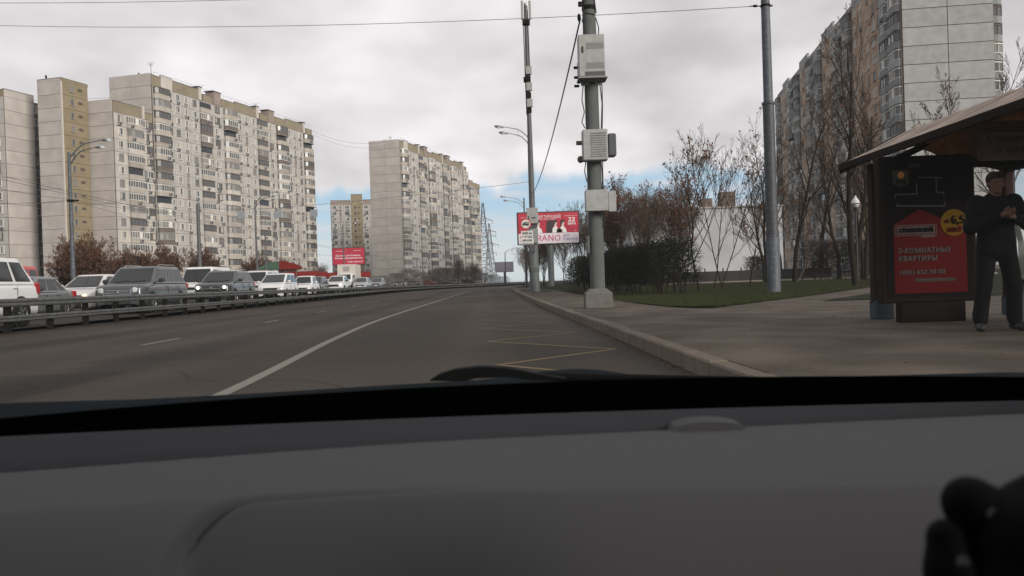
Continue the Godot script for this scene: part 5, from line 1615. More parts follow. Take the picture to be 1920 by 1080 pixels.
	for s in [-1.0, 1.0]:
		b = MB.new(); b.box(Vector3(s * 0.985, 1.7, 0.3), Vector3(0.03, 0.5, 0.75)); part("side_window", b, M.car_glass, o)
		b = MB.new(); b.cbox(Vector3(s * 1.2, 1.75, 0.9), Vector3(0.16, 0.34, 0.08), 0.03); part("mirror", b, M.trim, o)
		b = MB.new(); b.cbox(Vector3(s * 0.66, 0.95, 1.72), Vector3(0.3, 0.2, 0.16), 0.04); part("headlight", b, M.lamp_clear, o)
		for z in [0.95, -3.6]:
			var wn := Node3D.new(); wn.name = "wheel"; o.add_child(wn, true)
			wn.transform = Transform3D(Basis(Vector3.UP, 0.0 if s > 0 else PI), Vector3(s * 0.88, 0.38, z))
			var wm := wheel_mesh(0.38)
			put("tyre", wm[0], wn); put("rim", wm[1], wn)
	b = MB.new(); b.box(Vector3(0, 0.75, -2.6), Vector3(0.9, 0.3, 5.2)); part("chassis", b, M.trim, o)

	# cars parked far off at the foot of the second slab
	var far: Array = [["car_white", "white car"], ["car_silver", "silver car"], ["car_red", "red car"], ["car_mid", "grey car"], ["car_white_b", "off-white car"], ["car_dark", "black car"]]
	for i in far.size():
		var q := car("parked_car", "%s parked far off by the second slab, %s in the row" % [far[i][1], ["leftmost", "second", "third", "fourth", "fifth", "rightmost"][i]], "car", P(-29.0 + i * 3.2, 0.6, 222.0 + i * 6.0), PI / 2 - 0.3, mk.call(hatch, {"paint": far[i][0]}))
		q.set_meta("group", "cars parked below the second slab")

# ---------------------------------------------------------------- plants
func turn_from(d: Vector3, ang: float, az: float) -> Vector3:
	var x := d.cross(Vector3.UP if absf(d.y) < 0.95 else Vector3.RIGHT).normalized()
	return d.rotated(x, ang).rotated(d, az).normalized()

func grow(o: Dictionary, p: Vector3, d: Vector3, len: float, rad: float, lvl: int) -> void:
	var n := 5 if lvl == 0 else 4 if lvl == 1 else 3
	var pts := PackedVector3Array([p])
	var rd := PackedFloat32Array([rad])
	var q := p
	var dir := d
	for i in n:
		dir = (dir + Vector3(rng.randfn(), rng.randfn(), rng.randfn()) * o.wob + Vector3.UP * o.up * (0.4 if lvl == 0 else 1.0)).normalized()
		q += dir * len / n
		pts.append(q)
		rd.append(maxf(rad * lerpf(1.0, o.taper, float(i + 1) / n), o.minr))
	var tgt: MB = o.limbs if lvl <= 1 else o.twigs
	tgt.tube(pts, rd, 7 if lvl == 0 else 5 if lvl == 1 else 3, false)
	if lvl >= o.levels:
		if rng.randf() < o.leafp:
			for k in 1 + rng.randi() % 3: o.leaves.append(pts[1 + rng.randi() % n] + Vector3(rng.randfn(), rng.randfn() - 0.4, rng.randfn()) * 0.05)
		return
	var kids: int = o.kids[lvl]
	for k in kids:
		var t: float = lerpf(o.first if lvl == 0 else 0.22, 1.0, (k + rng.randf() * 0.7) / kids)
		var f := t * n
		var i := mini(int(f), n - 1)
		var at := pts[i].lerp(pts[i + 1], f - i)
		var r: float = rd[i] * o.shrink
		var cd := turn_from((pts[i + 1] - pts[i]).normalized(), rng.randf_range(o.ang * 0.65, o.ang * 1.25), rng.randf() * TAU)
		var cl: float = len * rng.randf_range(0.42, 0.72) * lerpf(1.15, 0.75, t) * o.get("long", 1.0)
		grow(o, at, cd, cl, r, lvl + 1)

func leaf_mesh(pts: Array, size: float) -> MB:
	var b := MB.new()
	for p in pts:
		var a := Vector3(rng.randfn(), rng.randfn(), rng.randfn()).normalized() * size * rng.randf_range(0.6, 1.3)
		var c := a.cross(Vector3(rng.randfn(), rng.randfn(), rng.randfn())).normalized() * size * 0.42
		b.quad(p - a, p - c, p + a, p + c)
	return b

func tree(called: String, h: float, r: float, opt: Dictionary) -> Node3D:
	var o := {"wob": 0.10, "up": 0.10, "taper": 0.35, "minr": 0.007, "levels": 4, "kids": [9, 6, 5, 4], "ang": 0.62, "first": 0.3, "shrink": 0.55, "leafp": 0.1, "limbs": MB.new(), "twigs": MB.new(), "leaves": []}
	o.merge(opt, true)
	var t := Node3D.new()
	t.name = numbered(called)
	add_child(t)
	var stems: int = o.get("stems", 1)
	for s in stems:
		var lean := Vector3(rng.randfn() * 0.10, 1.0, rng.randfn() * 0.10) if stems > 1 else Vector3(o.get("lean", 0.0), 1.0, 0.02)
		grow(o, Vector3(rng.randfn() * 0.14, -0.1, rng.randfn() * 0.14) if stems > 1 else Vector3(0, -0.1, 0), lean.normalized(), h * (0.72 if stems == 1 else rng.randf_range(0.55, 0.8)), r * (1.0 if stems == 1 else 0.7), 0)
	part("trunk", o.limbs, M[o.get("bark", "bark")], t)
	if not o.twigs.v.is_empty(): part("twigs", o.twigs, M[o.get("twig", "twig")], t)
	if o.leaves.size(): tag(part("leaves", leaf_mesh(o.leaves, o.get("leaf", 0.075)), M[o.get("leafm", "leaf")], t), "", "", "", "stuff")
	return t

func bush(called: String, size: Vector3, n: int, m: String, leaves: int, seed_stems := 14, leafm := "leaf") -> Node3D:   # a shrub of many thin stems and twigs
	var t := Node3D.new()
	t.name = numbered(called)
	add_child(t)
	var s := MB.new(); var w := MB.new(); var lv := []
	for k in seed_stems:
		var a := Vector3(rng.randf_range(-0.4, 0.4) * size.x, -0.05, rng.randf_range(-0.4, 0.4) * size.z)
		var e := a + Vector3(rng.randfn() * 0.12 * size.x, size.y * rng.randf_range(0.6, 0.95), rng.randfn() * 0.12 * size.z)
		s.tube(PackedVector3Array([a, a.lerp(e, 0.5) + Vector3(rng.randfn(), 0, rng.randfn()) * 0.06, e]), PackedFloat32Array([0.022, 0.015, 0.008]), 4, false)
	for i in n:
		var y := pow(rng.randf(), 0.75)
		var bulge := 0.62 + 0.38 * sin(PI * clampf(y * 0.95 + 0.1, 0, 1)) + 0.12 * sin(i * 0.37)
		var ax := rng.randf() * TAU
		var rr := sqrt(rng.randf())
		var p := Vector3(cos(ax) * rr * size.x * 0.5 * bulge, 0.12 + y * size.y * 0.88, sin(ax) * rr * size.z * 0.5 * bulge)
		var d := Vector3(p.x * 0.6 / size.x + rng.randfn() * 0.4, rng.randf_range(0.1, 1.0), p.z * 0.6 / size.z + rng.randfn() * 0.4).normalized()
		w.tube(PackedVector3Array([p, p + d * rng.randf_range(0.14, 0.38)]), PackedFloat32Array([0.008, 0.004]), 3, false)
		if i < leaves: lv.append(p + d * 0.2)
	part("stems", s, M.bark, t)
	part("twigs", w, M[m], t)
	if lv.size(): tag(part("leaves", leaf_mesh(lv, 0.085), M[leafm], t), "", "", "", "stuff")
	return t

func hedge_block(label: String, a: Vector3, b: Vector3, wide: float, h: float, n: int, mats: Array, group := "") -> void:
	var o := thing("hedge", label, "hedge", (a + b) / 2, 0.0, group)
	var dir := (b - a)
	var L := dir.length()
	dir = dir.normalized()
	var s := dir.cross(Vector3.UP).normalized()
	var stems := MB.new(); var w := [MB.new(), MB.new()]
	var nz := FastNoiseLite.new(); nz.seed = 3; nz.frequency = 0.5
	for k in int(L * 5):
		var p := dir * rng.randf_range(-L / 2, L / 2) + s * rng.randf_range(-0.35, 0.35) * wide
		var e := p + Vector3(rng.randfn() * 0.2, h * rng.randf_range(0.5, 0.85), rng.randfn() * 0.2)
		stems.tube(PackedVector3Array([p - Vector3(0, 0.1, 0), p.lerp(e, 0.5), e]), PackedFloat32Array([0.024, 0.016, 0.01]), 4, false)
	for i in n:
		var u := rng.randf_range(-0.5, 0.5) * L
		var top := h * (1.0 + 0.10 * nz.get_noise_2d(u * 2.0, 0.0))
		var y := top * (0.16 + 0.84 * pow(rng.randf(), 0.8))
		var v := rng.randf_range(-0.5, 0.5) * wide * (0.75 + 0.25 * sin(PI * y / top)) * (1.0 + 0.3 * nz.get_noise_2d(u * 2.0, y * 2.0 + 20.0))
		var p := dir * u + s * v + Vector3(0, y, 0)
		var d := (dir * rng.randfn() * 0.7 + s * (v * 0.8 + rng.randfn() * 0.5) + Vector3(0, rng.randf_range(-0.1, 0.9), 0)).normalized()
		var ln := rng.randf_range(0.12, 0.30)
		if y > top * 0.9: ln *= 0.7
		(w[i % 2] as MB).tube(PackedVector3Array([p, p + d * ln]), PackedFloat32Array([0.011, 0.005]), 3, false)
	part("stems", stems, M.bark, o)
	part("twigs", w[0], M[mats[0]], o); part("twigs", w[1], M[mats[1]], o)

func build_plants() -> void:
	var G := "bare trees on the lawn"
	# lawn trees with a few clinging leaves: two grown, the rest turned and scaled copies
	var t1 := tree("bare_tree", 9.6, 0.055, {"stems": 3, "up": 0.13, "ang": 0.55, "leafp": 0.24, "kids": [8, 5, 3, 3], "leaf": 0.11, "minr": 0.0052})
	tag(t1, "bare many-stemmed tree with scattered brown leaves left of the blue-grey pole", "tree", G)
	t1.position = P(9.3, gy(9.3, 38.5), 38.5)
	t1.scale = Vector3.ONE * 0.78
	var t2 := tree("bare_tree", 6.2, 0.05, {"up": 0.12, "ang": 0.6, "leafp": 0.2, "kids": [8, 5, 3, 3], "leaf": 0.09, "first": 0.26})
	tag(t2, "slender bare tree with leaning brown leaf tufts at the left side of the lawn", "tree", G)
	t2.position = P(7.7, gy(7.7, 35.0), 35.0)
	dup(t2, "bare_tree", "young thin tree in front of the white building, just left of the blue-grey pole", P(11.4, gy(11.4, 41.0), 41.0), 1.9, 0.72)
	dup(t2, "bare_tree", "small thin bare tree in front of the white wall, right of the blue-grey pole", P(16.3, gy(16.3, 48.0), 48.0), 3.3, 0.86)
	# big dark trees in front of the brown block
	var t3 := tree("dark_tree", 12.4, 0.15, {"lean": -0.25, "up": 0.08, "ang": 0.48, "kids": [11, 6, 4, 3], "leafp": 0.07, "wob": 0.09, "first": 0.3, "minr": 0.007, "long": 0.72, "taper": 0.18, "shrink": 0.45})
	tag(t3, "tall dark bare tree leaning left in front of the brown apartment block", "tree", "dark bare trees before the brown block")
	t3.position = P(14.5, gy(14.5, 36.0), 36.0)
	var t4 := tree("dark_tree", 11.4, 0.15, {"taper": 0.2, "shrink": 0.48, "lean": -0.06, "up": 0.10, "ang": 0.50, "kids": [9, 6, 5, 4], "leafp": 0.07, "wob": 0.11, "first": 0.28, "minr": 0.0075, "long": 0.72})
	tag(t4, "dark bare tree with a thick straight trunk left of the bus shelter", "tree", "dark bare trees before the brown block")
	t4.position = P(16.6, gy(16.6, 41.0), 41.0)
	for s in [[17.2, 52.0, 0.8, 1.05, "bare dark tree behind the globe lamp"], [21.5, 56.0, 2.4, 1.0, "bare dark tree deep behind the lawn, nearest the shelter post"], [18.8, 60.0, 4.0, 0.95, "bare dark tree beside the right edge of the white building"], [16.0, 54.0, 2.9, 0.75, "bare dark tree at the left end of the dark back hedge"], [21.0, 51.0, 3.7, 0.8, "bare dark tree in the middle of the dark back hedge"], [20.2, 64.0, 1.8, 1.0, "bare dark tree behind the middle of the back hedge"], [24.8, 60.0, 5.6, 1.0, "bare dark tree behind the right end of the back hedge"], [15.0, 50.0, 1.4, 0.8, "bare dark tree right of the blue-grey pole, far back"], [19.5, 47.0, 4.4, 0.85, "bare dark tree between the globe lamp and the shelter post"], [22.5, 62.0, 0.5, 1.1, "bare dark tree farthest back before the brown block"], [24.5, 49.0, 5.1, 1.1, "bare dark tree seen through the bus shelter"], [27.5, 46.0, 3.1, 1.15, "bare dark tree behind the waiting person"]]:
		dup(t4 if s[2] > 1.0 else t3, "dark_tree", s[4], P(s[0], gy(s[0], s[1]), s[1]), s[2], s[3])
	dup(t3, "dark_tree", "bare tree reaching over the shelter roof at the upper right corner", P(20.3, gy(20.3, 31.0), 31.0), 1.2, 1.12)
	dup(t4, "dark_tree", "second bare tree above the shelter roof, at the right frame edge", P(24.0, gy(24.0, 34.0), 34.0), 3.6, 1.25)
	var ln := tree("leaning_sapling", 3.4, 0.05, {"lean": 0.45, "levels": 3, "kids": [6, 4, 3], "leafp": 0.0, "first": 0.5, "bark": "bark_pale"})
	tag(ln, "pale leaning sapling trunk right of the blue-grey pole", "tree", G)
	ln.position = P(15.6, gy(15.6, 47.0), 47.0)
	# brown-leaved thicket behind the hedge
	var t5 := tree("brown_tree", 5.9, 0.055, {"minr": 0.006, "stems": 3, "up": 0.15, "ang": 0.5, "leafp": 0.42, "kids": [9, 5, 4, 3], "leaf": 0.10, "leafm": "leaf_red", "twig": "twig_grey"})
	tag(t5, "brown-leaved bushy tree right behind the long hedge, at its right end", "tree", "brown-leaved trees behind the hedge")
	t5.position = P(11.3, gy(11.3, 58.0), 58.0)
	var t6 := tree("brown_tree", 6.0, 0.055, {"minr": 0.006, "stems": 4, "up": 0.16, "ang": 0.48, "leafp": 0.2, "kids": [9, 5, 4, 3], "leaf": 0.09, "twig": "twig_grey"})
	tag(t6, "brown twiggy tree in the middle of the thicket behind the hedge", "tree", "brown-leaved trees behind the hedge")
	t6.position = P(8.6, gy(8.6, 56.0), 56.0)
	var bt := [[6.9, 59.0, 1.1, 1.05, 5, "brown tree just right of the equipment pole"], [10.2, 64.0, 2.2, 1.12, 6, "brown tree filling the gap behind the hedge top"], [12.9, 66.0, 3.0, 1.0, 5, "brown tree between the thicket and the white building"], [8.0, 67.0, 4.1, 0.9, 6, "grey twiggy tree left of the equipment pole"], [9.0, 72.0, 5.2, 1.1, 5, "brown tree farther back behind the equipment pole"], [3.4, 92.0, 0.4, 0.95, 5, "brown tree below the right half of the concert billboard"], [5.9, 95.0, 1.6, 1.0, 6, "grey-brown tree right of the billboard column"], [7.5, 88.0, 2.9, 1.25, 6, "tall twiggy tree peeping out right of the concert billboard"], [2.6, 104.0, 3.3, 0.85, 5, "small reddish tree left of the billboard column"], [9.5, 98.0, 5.0, 1.2, 5, "brown tree far behind the hedge"], [1.9, 120.0, 5.6, 0.9, 6, "grey tree beside the slim lamp post"], [5.0, 130.0, 0.9, 1.1, 6, "grey tree far behind the billboard column"]]
	for s in bt: dup(t5 if s[4] == 5 else t6, "brown_tree", s[5], P(s[0], gy(s[0], s[1]), s[1]), s[2], s[3])
	# hedges
	hedge_block("long dark clipped hedge behind the equipment pole", P(6.1, 0.17, 31.5), P(5.2, 0.2, 43.0), 1.9, 2.05, 15000, ["hedge", "hedge_green"], "clipped dark hedges")
	hedge_block("dark clipped hedge continuing left behind the equipment pole", P(5.0, 0.2, 43.5), P(4.3, 0.25, 54.0), 1.9, 1.95, 9000, ["hedge", "hedge_green"], "clipped dark hedges")
	hedge_block("low dark hedge along the back of the lawn before the white building", P(16.4, 0.34, 59.0), P(18.6, 0.34, 59.5), 1.4, 1.75, 3200, ["hedge", "twig"], "clipped dark hedges")
	hedge_block("long dark hedge along the back of the lawn left of the shelter", P(19.0, 0.33, 55.0), P(31.0, 0.36, 56.0), 2.0, 2.5, 17000, ["hedge", "hedge"], "clipped dark hedges")
	# shrubs on the far side of the road
	var b1 := tree("brown_bush", 5.6, 0.05, {"stems": 9, "up": 0.10, "ang": 0.62, "leafp": 0.75, "kids": [8, 5, 4, 3], "leaf": 0.13, "first": 0.08, "minr": 0.010, "long": 1.05, "wob": 0.13})
	tag(b1, "large rusty brown bush behind the left two-armed lamp", "bush", "brown bushes before the slabs")
	b1.position = P(-37.5, 0.3, 75.0)
	b1.scale = Vector3.ONE * 0.9
	for s in [[-41.5, 80.0, 1.0, 0.9, "brown bush behind the red van"], [-35.0, 82.0, 2.0, 0.72, "smaller brown bush right of the left lamp post"], [-45.8, 112.0, 0.5, 1.05, "tall brown bush before the slab, above the white van"], [-42.0, 118.0, 2.6, 1.0, "brown bush before the slab behind the thick dark pole"], [-46.0, 128.0, 3.9, 1.0, "brown bush before the slab, left of the red stalls"], [-41.0, 136.0, 5.0, 0.95, "low brown bush before the slab by the red stalls"], [-37.0, 140.0, 1.3, 0.85, "low brown bush behind the arched pavilion"], [-58.0, 128.0, 4.4, 1.1, "brown bush at the foot of the lower wing"]]:
		dup(b1, "brown_bush", s[4], P(s[0], 0.4, s[1]), s[2], s[3])
	var b2 := bush("dark_bush", Vector3(6.0, 3.2, 5.0), 3000, "twig_grey", 0, 20)
	tag(b2, "dark leafless bush at the foot of the grey gable", "bush", "dark bushes below the second slab")
	b2.position = P(-30.5, 0.3, 196.0)
	var places := [[-33.0, 178.0, 0.8], [-27.0, 200.0, 1.2], [-25.5, 214.0, 1.5], [-23.0, 222.0, 1.3], [-19.5, 228.0, 1.5], [-17.0, 236.0, 1.7], [-14.0, 240.0, 1.5], [-11.5, 246.0, 1.45], [-8.6, 252.0, 1.2], [-5.6, 262.0, 1.05], [-2.6, 274.0, 0.85], [-21.0, 262.0, 1.9], [-13.0, 276.0, 1.9]]
	for i in places.size():
		var s: Array = places[i]
		dup(b2, "dark_bush", "dark bush of the belt below the second slab, %s from the gable" % ["first", "second", "third", "fourth", "fifth", "sixth", "seventh", "eighth", "ninth", "tenth", "eleventh", "twelfth", "last"][i], P(s[0], 0.2, s[1]), i * 1.3, s[2])
	for s in [[-47.0, 210.0, 0.9, 1.05, "grey bare tree in the gap between the two slabs"], [-51.5, 222.0, 2.1, 0.9, "second grey bare tree in the gap between the slabs"], [-44.5, 226.0, 4.2, 0.85, "grey bare tree left of the red billboard column"], [-15.5, 250.0, 1.2, 1.25, "bare tree before the foot of the pylons"], [-11.0, 262.0, 3.7, 1.1, "bare tree right of the pylons"]]:
		dup(t6, "brown_tree", s[4], P(s[0], 0.1, s[1]), s[2], s[3])

# ---------------------------------------------------------------- bus shelter
func build_shelter() -> void:
	var o := thing("bus_shelter", "dark brown bus shelter with a pitched roof, orange gable boards and an advertising panel", "bus shelter")
	var y0 := 0.15
	# the roof runs beside the kerb: its eave towards the road, the ridge behind it, the far gable over the panel
	var prof := [[4.98, 2.45], [5.45, 2.655], [5.93, 2.895], [6.45, 2.70], [7.4, 2.42]]
	var b := MB.new()
	var roof_t := Transform3D(Basis(), Vector3(0, 0, -8.3))
	for i in prof.size() - 1:
		var a := Vector2(prof[i][0], prof[i][1]); var c := Vector2(prof[i + 1][0], prof[i + 1][1])
		b.extr(PackedVector2Array([a + Vector2(0, -0.035), c + Vector2(0, -0.035), c, a]), 9.0, roof_t)
	part("roof", b, M.shelter_roof, o)
	for k in 8:
		var z := -12.3 + 1.15 * k
		b = MB.new()
		for i in prof.size() - 1: b.bar(Vector3(prof[i][0], prof[i][1] + 0.008, z), Vector3(prof[i + 1][0], prof[i + 1][1] + 0.008, z), 0.014, 4)
		part("roof_seam", b, M.shelter_roof, o)
	b = MB.new()
	b.cbox(Vector3(4.975, 2.405, -8.3), Vector3(0.045, 0.10, 9.04), 0.008); b.cbox(Vector3(7.4, 2.36, -8.3), Vector3(0.045, 0.13, 9.04), 0.008)
	part("eave_board", b, M.shelter_brown, o)
	b = MB.new()
	for z in [-12.82, -3.78]:
		for i in prof.size() - 1:
			var a := Vector2(prof[i][0], prof[i][1]); var c := Vector2(prof[i + 1][0], prof[i + 1][1])
			b.extr(PackedVector2Array([a + Vector2(0, -0.14), c + Vector2(0, -0.14), c + Vector2(0, 0.012), a + Vector2(0, 0.012)]), 0.04, Transform3D(Basis(), Vector3(0, 0, z)))
	part("barge_board", b, M.shelter_brown, o)
	b = MB.new()
	for i in prof.size() - 1:
		var a := Vector2(prof[i][0], prof[i][1] - 0.045); var c := Vector2(prof[i + 1][0], prof[i + 1][1] - 0.045)
		b.extr(PackedVector2Array([a + Vector2(0, -0.02), c + Vector2(0, -0.02), c, a]), 8.9, roof_t)
	part("roof_lining", b, M.shelter_lining, o)
	# orange boards under the roof at the far end, and the tie beam
	b = MB.new(); b.extr(PackedVector2Array([Vector2(5.50, 2.44), Vector2(5.80, 2.27), Vector2(6.06, 2.27), Vector2(6.06, 2.60), Vector2(5.93, 2.66)]), 0.04, Transform3D(Basis(), Vector3(0, 0, -11.25))); part("gable_board", b, M.shelter_orange, o)
	b = MB.new(); b.extr(PackedVector2Array([Vector2(5.95, 2.62), Vector2(6.5, 2.62), Vector2(6.2, 2.74), Vector2(5.97, 2.78)]), 0.04, Transform3D(Basis(), Vector3(0, 0, -10.4))); part("gable_board", b, M.shelter_orange, o)
	b = MB.new()
	b.box(Vector3(6.1, 2.22, -11.3), Vector3(2.4, 0.1, 0.1))
	b.bar(Vector3(4.98, 2.24, -11.3), Vector3(5.5, 2.47, -11.3), 0.045); b.bar(Vector3(5.5, 2.47, -11.3), Vector3(5.86, 2.25, -11.3), 0.02)
	part("tie_beam", b, M.shelter_brown, o)
	b = MB.new(); b.cbox(Vector3(6.65, 2.40, -10.9), Vector3(1.3, 0.40, 0.1), 0.02); var sp := part("header_sign", b, M.shelter_sign, o)
	word("Станция метро", 0.085, M.ad_line, sp, Vector3(6.55, 2.47, -10.845), "lettering", false, 0.9)
	word("в центр", 0.085, M.ad_line, sp, Vector3(6.5, 2.33, -10.845), "lettering", false, 0.6)
	b = MB.new(); b.box(Vector3(6.65, 2.56, -10.846), Vector3(1.2, 0.02, 0.006)); part("sign_line", b, M.ad_line, sp)
	for s in [[5.24, 12.25], [7.15, 12.25], [7.15, 8.3], [7.15, 4.2], [5.24, 4.2]]:
		b = MB.new(); b.cbox(Vector3(s[0], (y0 + 2.35) / 2 + 0.12, -s[1]), Vector3(0.15, 2.35 - y0 - 0.2, 0.15), 0.012); var ps := part("post", b, M.shelter_post, o)
		b = MB.new(); b.cbox(Vector3(s[0] + 0.06, y0 + 0.13, -s[1]), Vector3(0.27, 0.28, 0.24), 0.02); part("post_foot", b, M.shelter_foot, ps)
	# rear rails and a bench
	b = MB.new(); b.box(Vector3(7.15, 0.62, -8.2), Vector3(0.06, 0.06, 7.9)); b.box(Vector3(7.15, 2.25, -8.2), Vector3(0.1, 0.1, 8.2)); part("rear_rail", b, M.shelter_brown, o)
	var pane := MB.new(); pane.box(Vector3(7.15, 1.42, -8.2), Vector3(0.008, 1.5, 7.8)); part("rear_pane", pane, M.shelter_glass, o)
	b = MB.new(); b.cbox(Vector3(6.75, 0.58, -9.3), Vector3(0.42, 0.05, 2.6), 0.012); part("bench", b, M.shelter_brown, o)
	b = MB.new()
	for z2 in [-10.3, -8.3]: b.box(Vector3(6.75, 0.36, z2), Vector3(0.34, 0.42, 0.08))
	part("bench_leg", b, M.black, o)
	# advertising case
	var d := 11.2
	b = MB.new(); b.cbox(P(5.485, 1.37, d + 0.09), Vector3(1.26, 1.93, 0.18), 0.02); var cs := part("advertising_case", b, M.shelter_brown, o)
	b = MB.new(); b.cbox(P(5.53, 0.28, d + 0.1), Vector3(0.86, 0.27, 0.17), 0.015); part("case_foot", b, M.shelter_brown, o)
	var z := -d + 0.004
	b = MB.new(); b.box(Vector3(5.49, 1.38, z), Vector3(1.13, 1.80, 0.01)); var ad := part("poster", b, M.ad_black, o)
	# red house shape, yellow disc
	b = MB.new()
	var hp := PackedVector2Array([Vector2(5.02, 0.53), Vector2(5.97, 0.53), Vector2(5.97, 1.42), Vector2(5.72, 1.47), Vector2(5.36, 1.63), Vector2(5.02, 1.43)])
	b.extr(hp, 0.008, Transform3D(Basis(), Vector3(0, 0, z + 0.009))); part("red_print", b, M.ad_red, ad)
	b = MB.new(); b.lathe([[0.0, 0.0], [0.175, 0.0], [0.175, 0.006], [0.0, 0.006]], 32, Transform3D(Basis(Vector3.RIGHT, PI / 2), Vector3(5.81, 1.44, z + 0.016))); part("yellow_disc", b, M.ad_yellow, ad)
	word("6,5", 0.105, M.ad_black, ad, Vector3(5.86, 1.475, z + 0.03), "lettering", true, 0.17)
	word("ОТ", 0.05, M.ad_red, ad, Vector3(5.715, 1.455, z + 0.03), "lettering", false, 0.06)
	word("МЛН ₽", 0.06, M.ad_red, ad, Vector3(5.81, 1.345, z + 0.03), "lettering", false, 0.18)
	for bx in [[5.31, 1.355, 0.55, 0.145, "ad_text"], [5.31, 1.355, 0.525, 0.12, "ad_red"], [5.31, 1.355, 0.50, 0.10, "ad_text"]]:
		b = MB.new(); b.box(Vector3(bx[0], bx[1], z + 0.016 + 0.003 * (0.55 - bx[2]) * 40), Vector3(bx[2], bx[3], 0.003)); part("name_plate", b, M[bx[4]], ad)
	word("СКОЛКОВСКИЙ", 0.055, M.ad_black, ad, Vector3(5.31, 1.355, z + 0.034), "lettering", true, 0.44)
	b = MB.new(); b.box(Vector3(5.47, 1.275, z + 0.02), Vector3(0.18, 0.035, 0.004)); part("name_plate", b, M.ad_text, ad)
	word("2-КОМНАТНЫЕ", 0.068, M.ad_text, ad, Vector3(5.415, 1.09, z + 0.022), "lettering", true, 0.69)
	word("КВАРТИРЫ", 0.068, M.ad_text, ad, Vector3(5.325, 0.985, z + 0.022), "lettering", true, 0.50)
	word("(495) 432 30 00", 0.058, M.ad_text, ad, Vector3(5.375, 0.805, z + 0.022), "lettering", true, 0.60)
	b = MB.new(); b.box(Vector3(5.55, 0.70, z + 0.016), Vector3(0.52, 0.045, 0.004)); part("small_print", b, M.ad_shield, ad)
	# floor plan lines and the shield
	for l in [[5.06, 1.83, 5.36, 1.83], [5.06, 1.83, 5.06, 1.78], [5.08, 1.68, 5.70, 1.66], [5.08, 1.71, 5.08, 1.67], [5.70, 1.72, 5.70, 1.66], [5.36, 2.05, 5.68, 2.03], [5.60, 2.04, 5.60, 1.84], [5.60, 1.84, 5.69, 1.84], [5.69, 1.84, 5.69, 1.79], [5.34, 1.96, 5.34, 1.84]]:
		b = MB.new(); b.bar(Vector3(l[0], l[1], z + 0.012), Vector3(l[2], l[3], z + 0.012), 0.009, 4); part("plan_line", b, M.ad_line, ad)
	b = MB.new(); b.extr(PackedVector2Array([Vector2(5.03, 2.15), Vector2(5.03, 1.97), Vector2(5.13, 1.92), Vector2(5.24, 1.97), Vector2(5.24, 2.15)]), 0.006, Transform3D(Basis(), Vector3(0, 0, z + 0.012))); part("shield_print", b, M.ad_shield, ad)
	b = MB.new(); b.lathe([[0.0, 0.0], [0.045, 0.0], [0.045, 0.004], [0.0, 0.004]], 20, Transform3D(Basis(Vector3.RIGHT, PI / 2), Vector3(5.135, 2.08, z + 0.018))); part("orange_dot", b, M.shelter_orange, ad)
	word("ФСК", 0.05, M.ad_black, ad, Vector3(5.135, 1.995, z + 0.02), "lettering", true, 0.13)
	b = MB.new(); b.box(Vector3(5.32, 2.20, z + 0.012), Vector3(0.15, 0.05, 0.004)); part("small_print", b, M.ad_shield, ad)

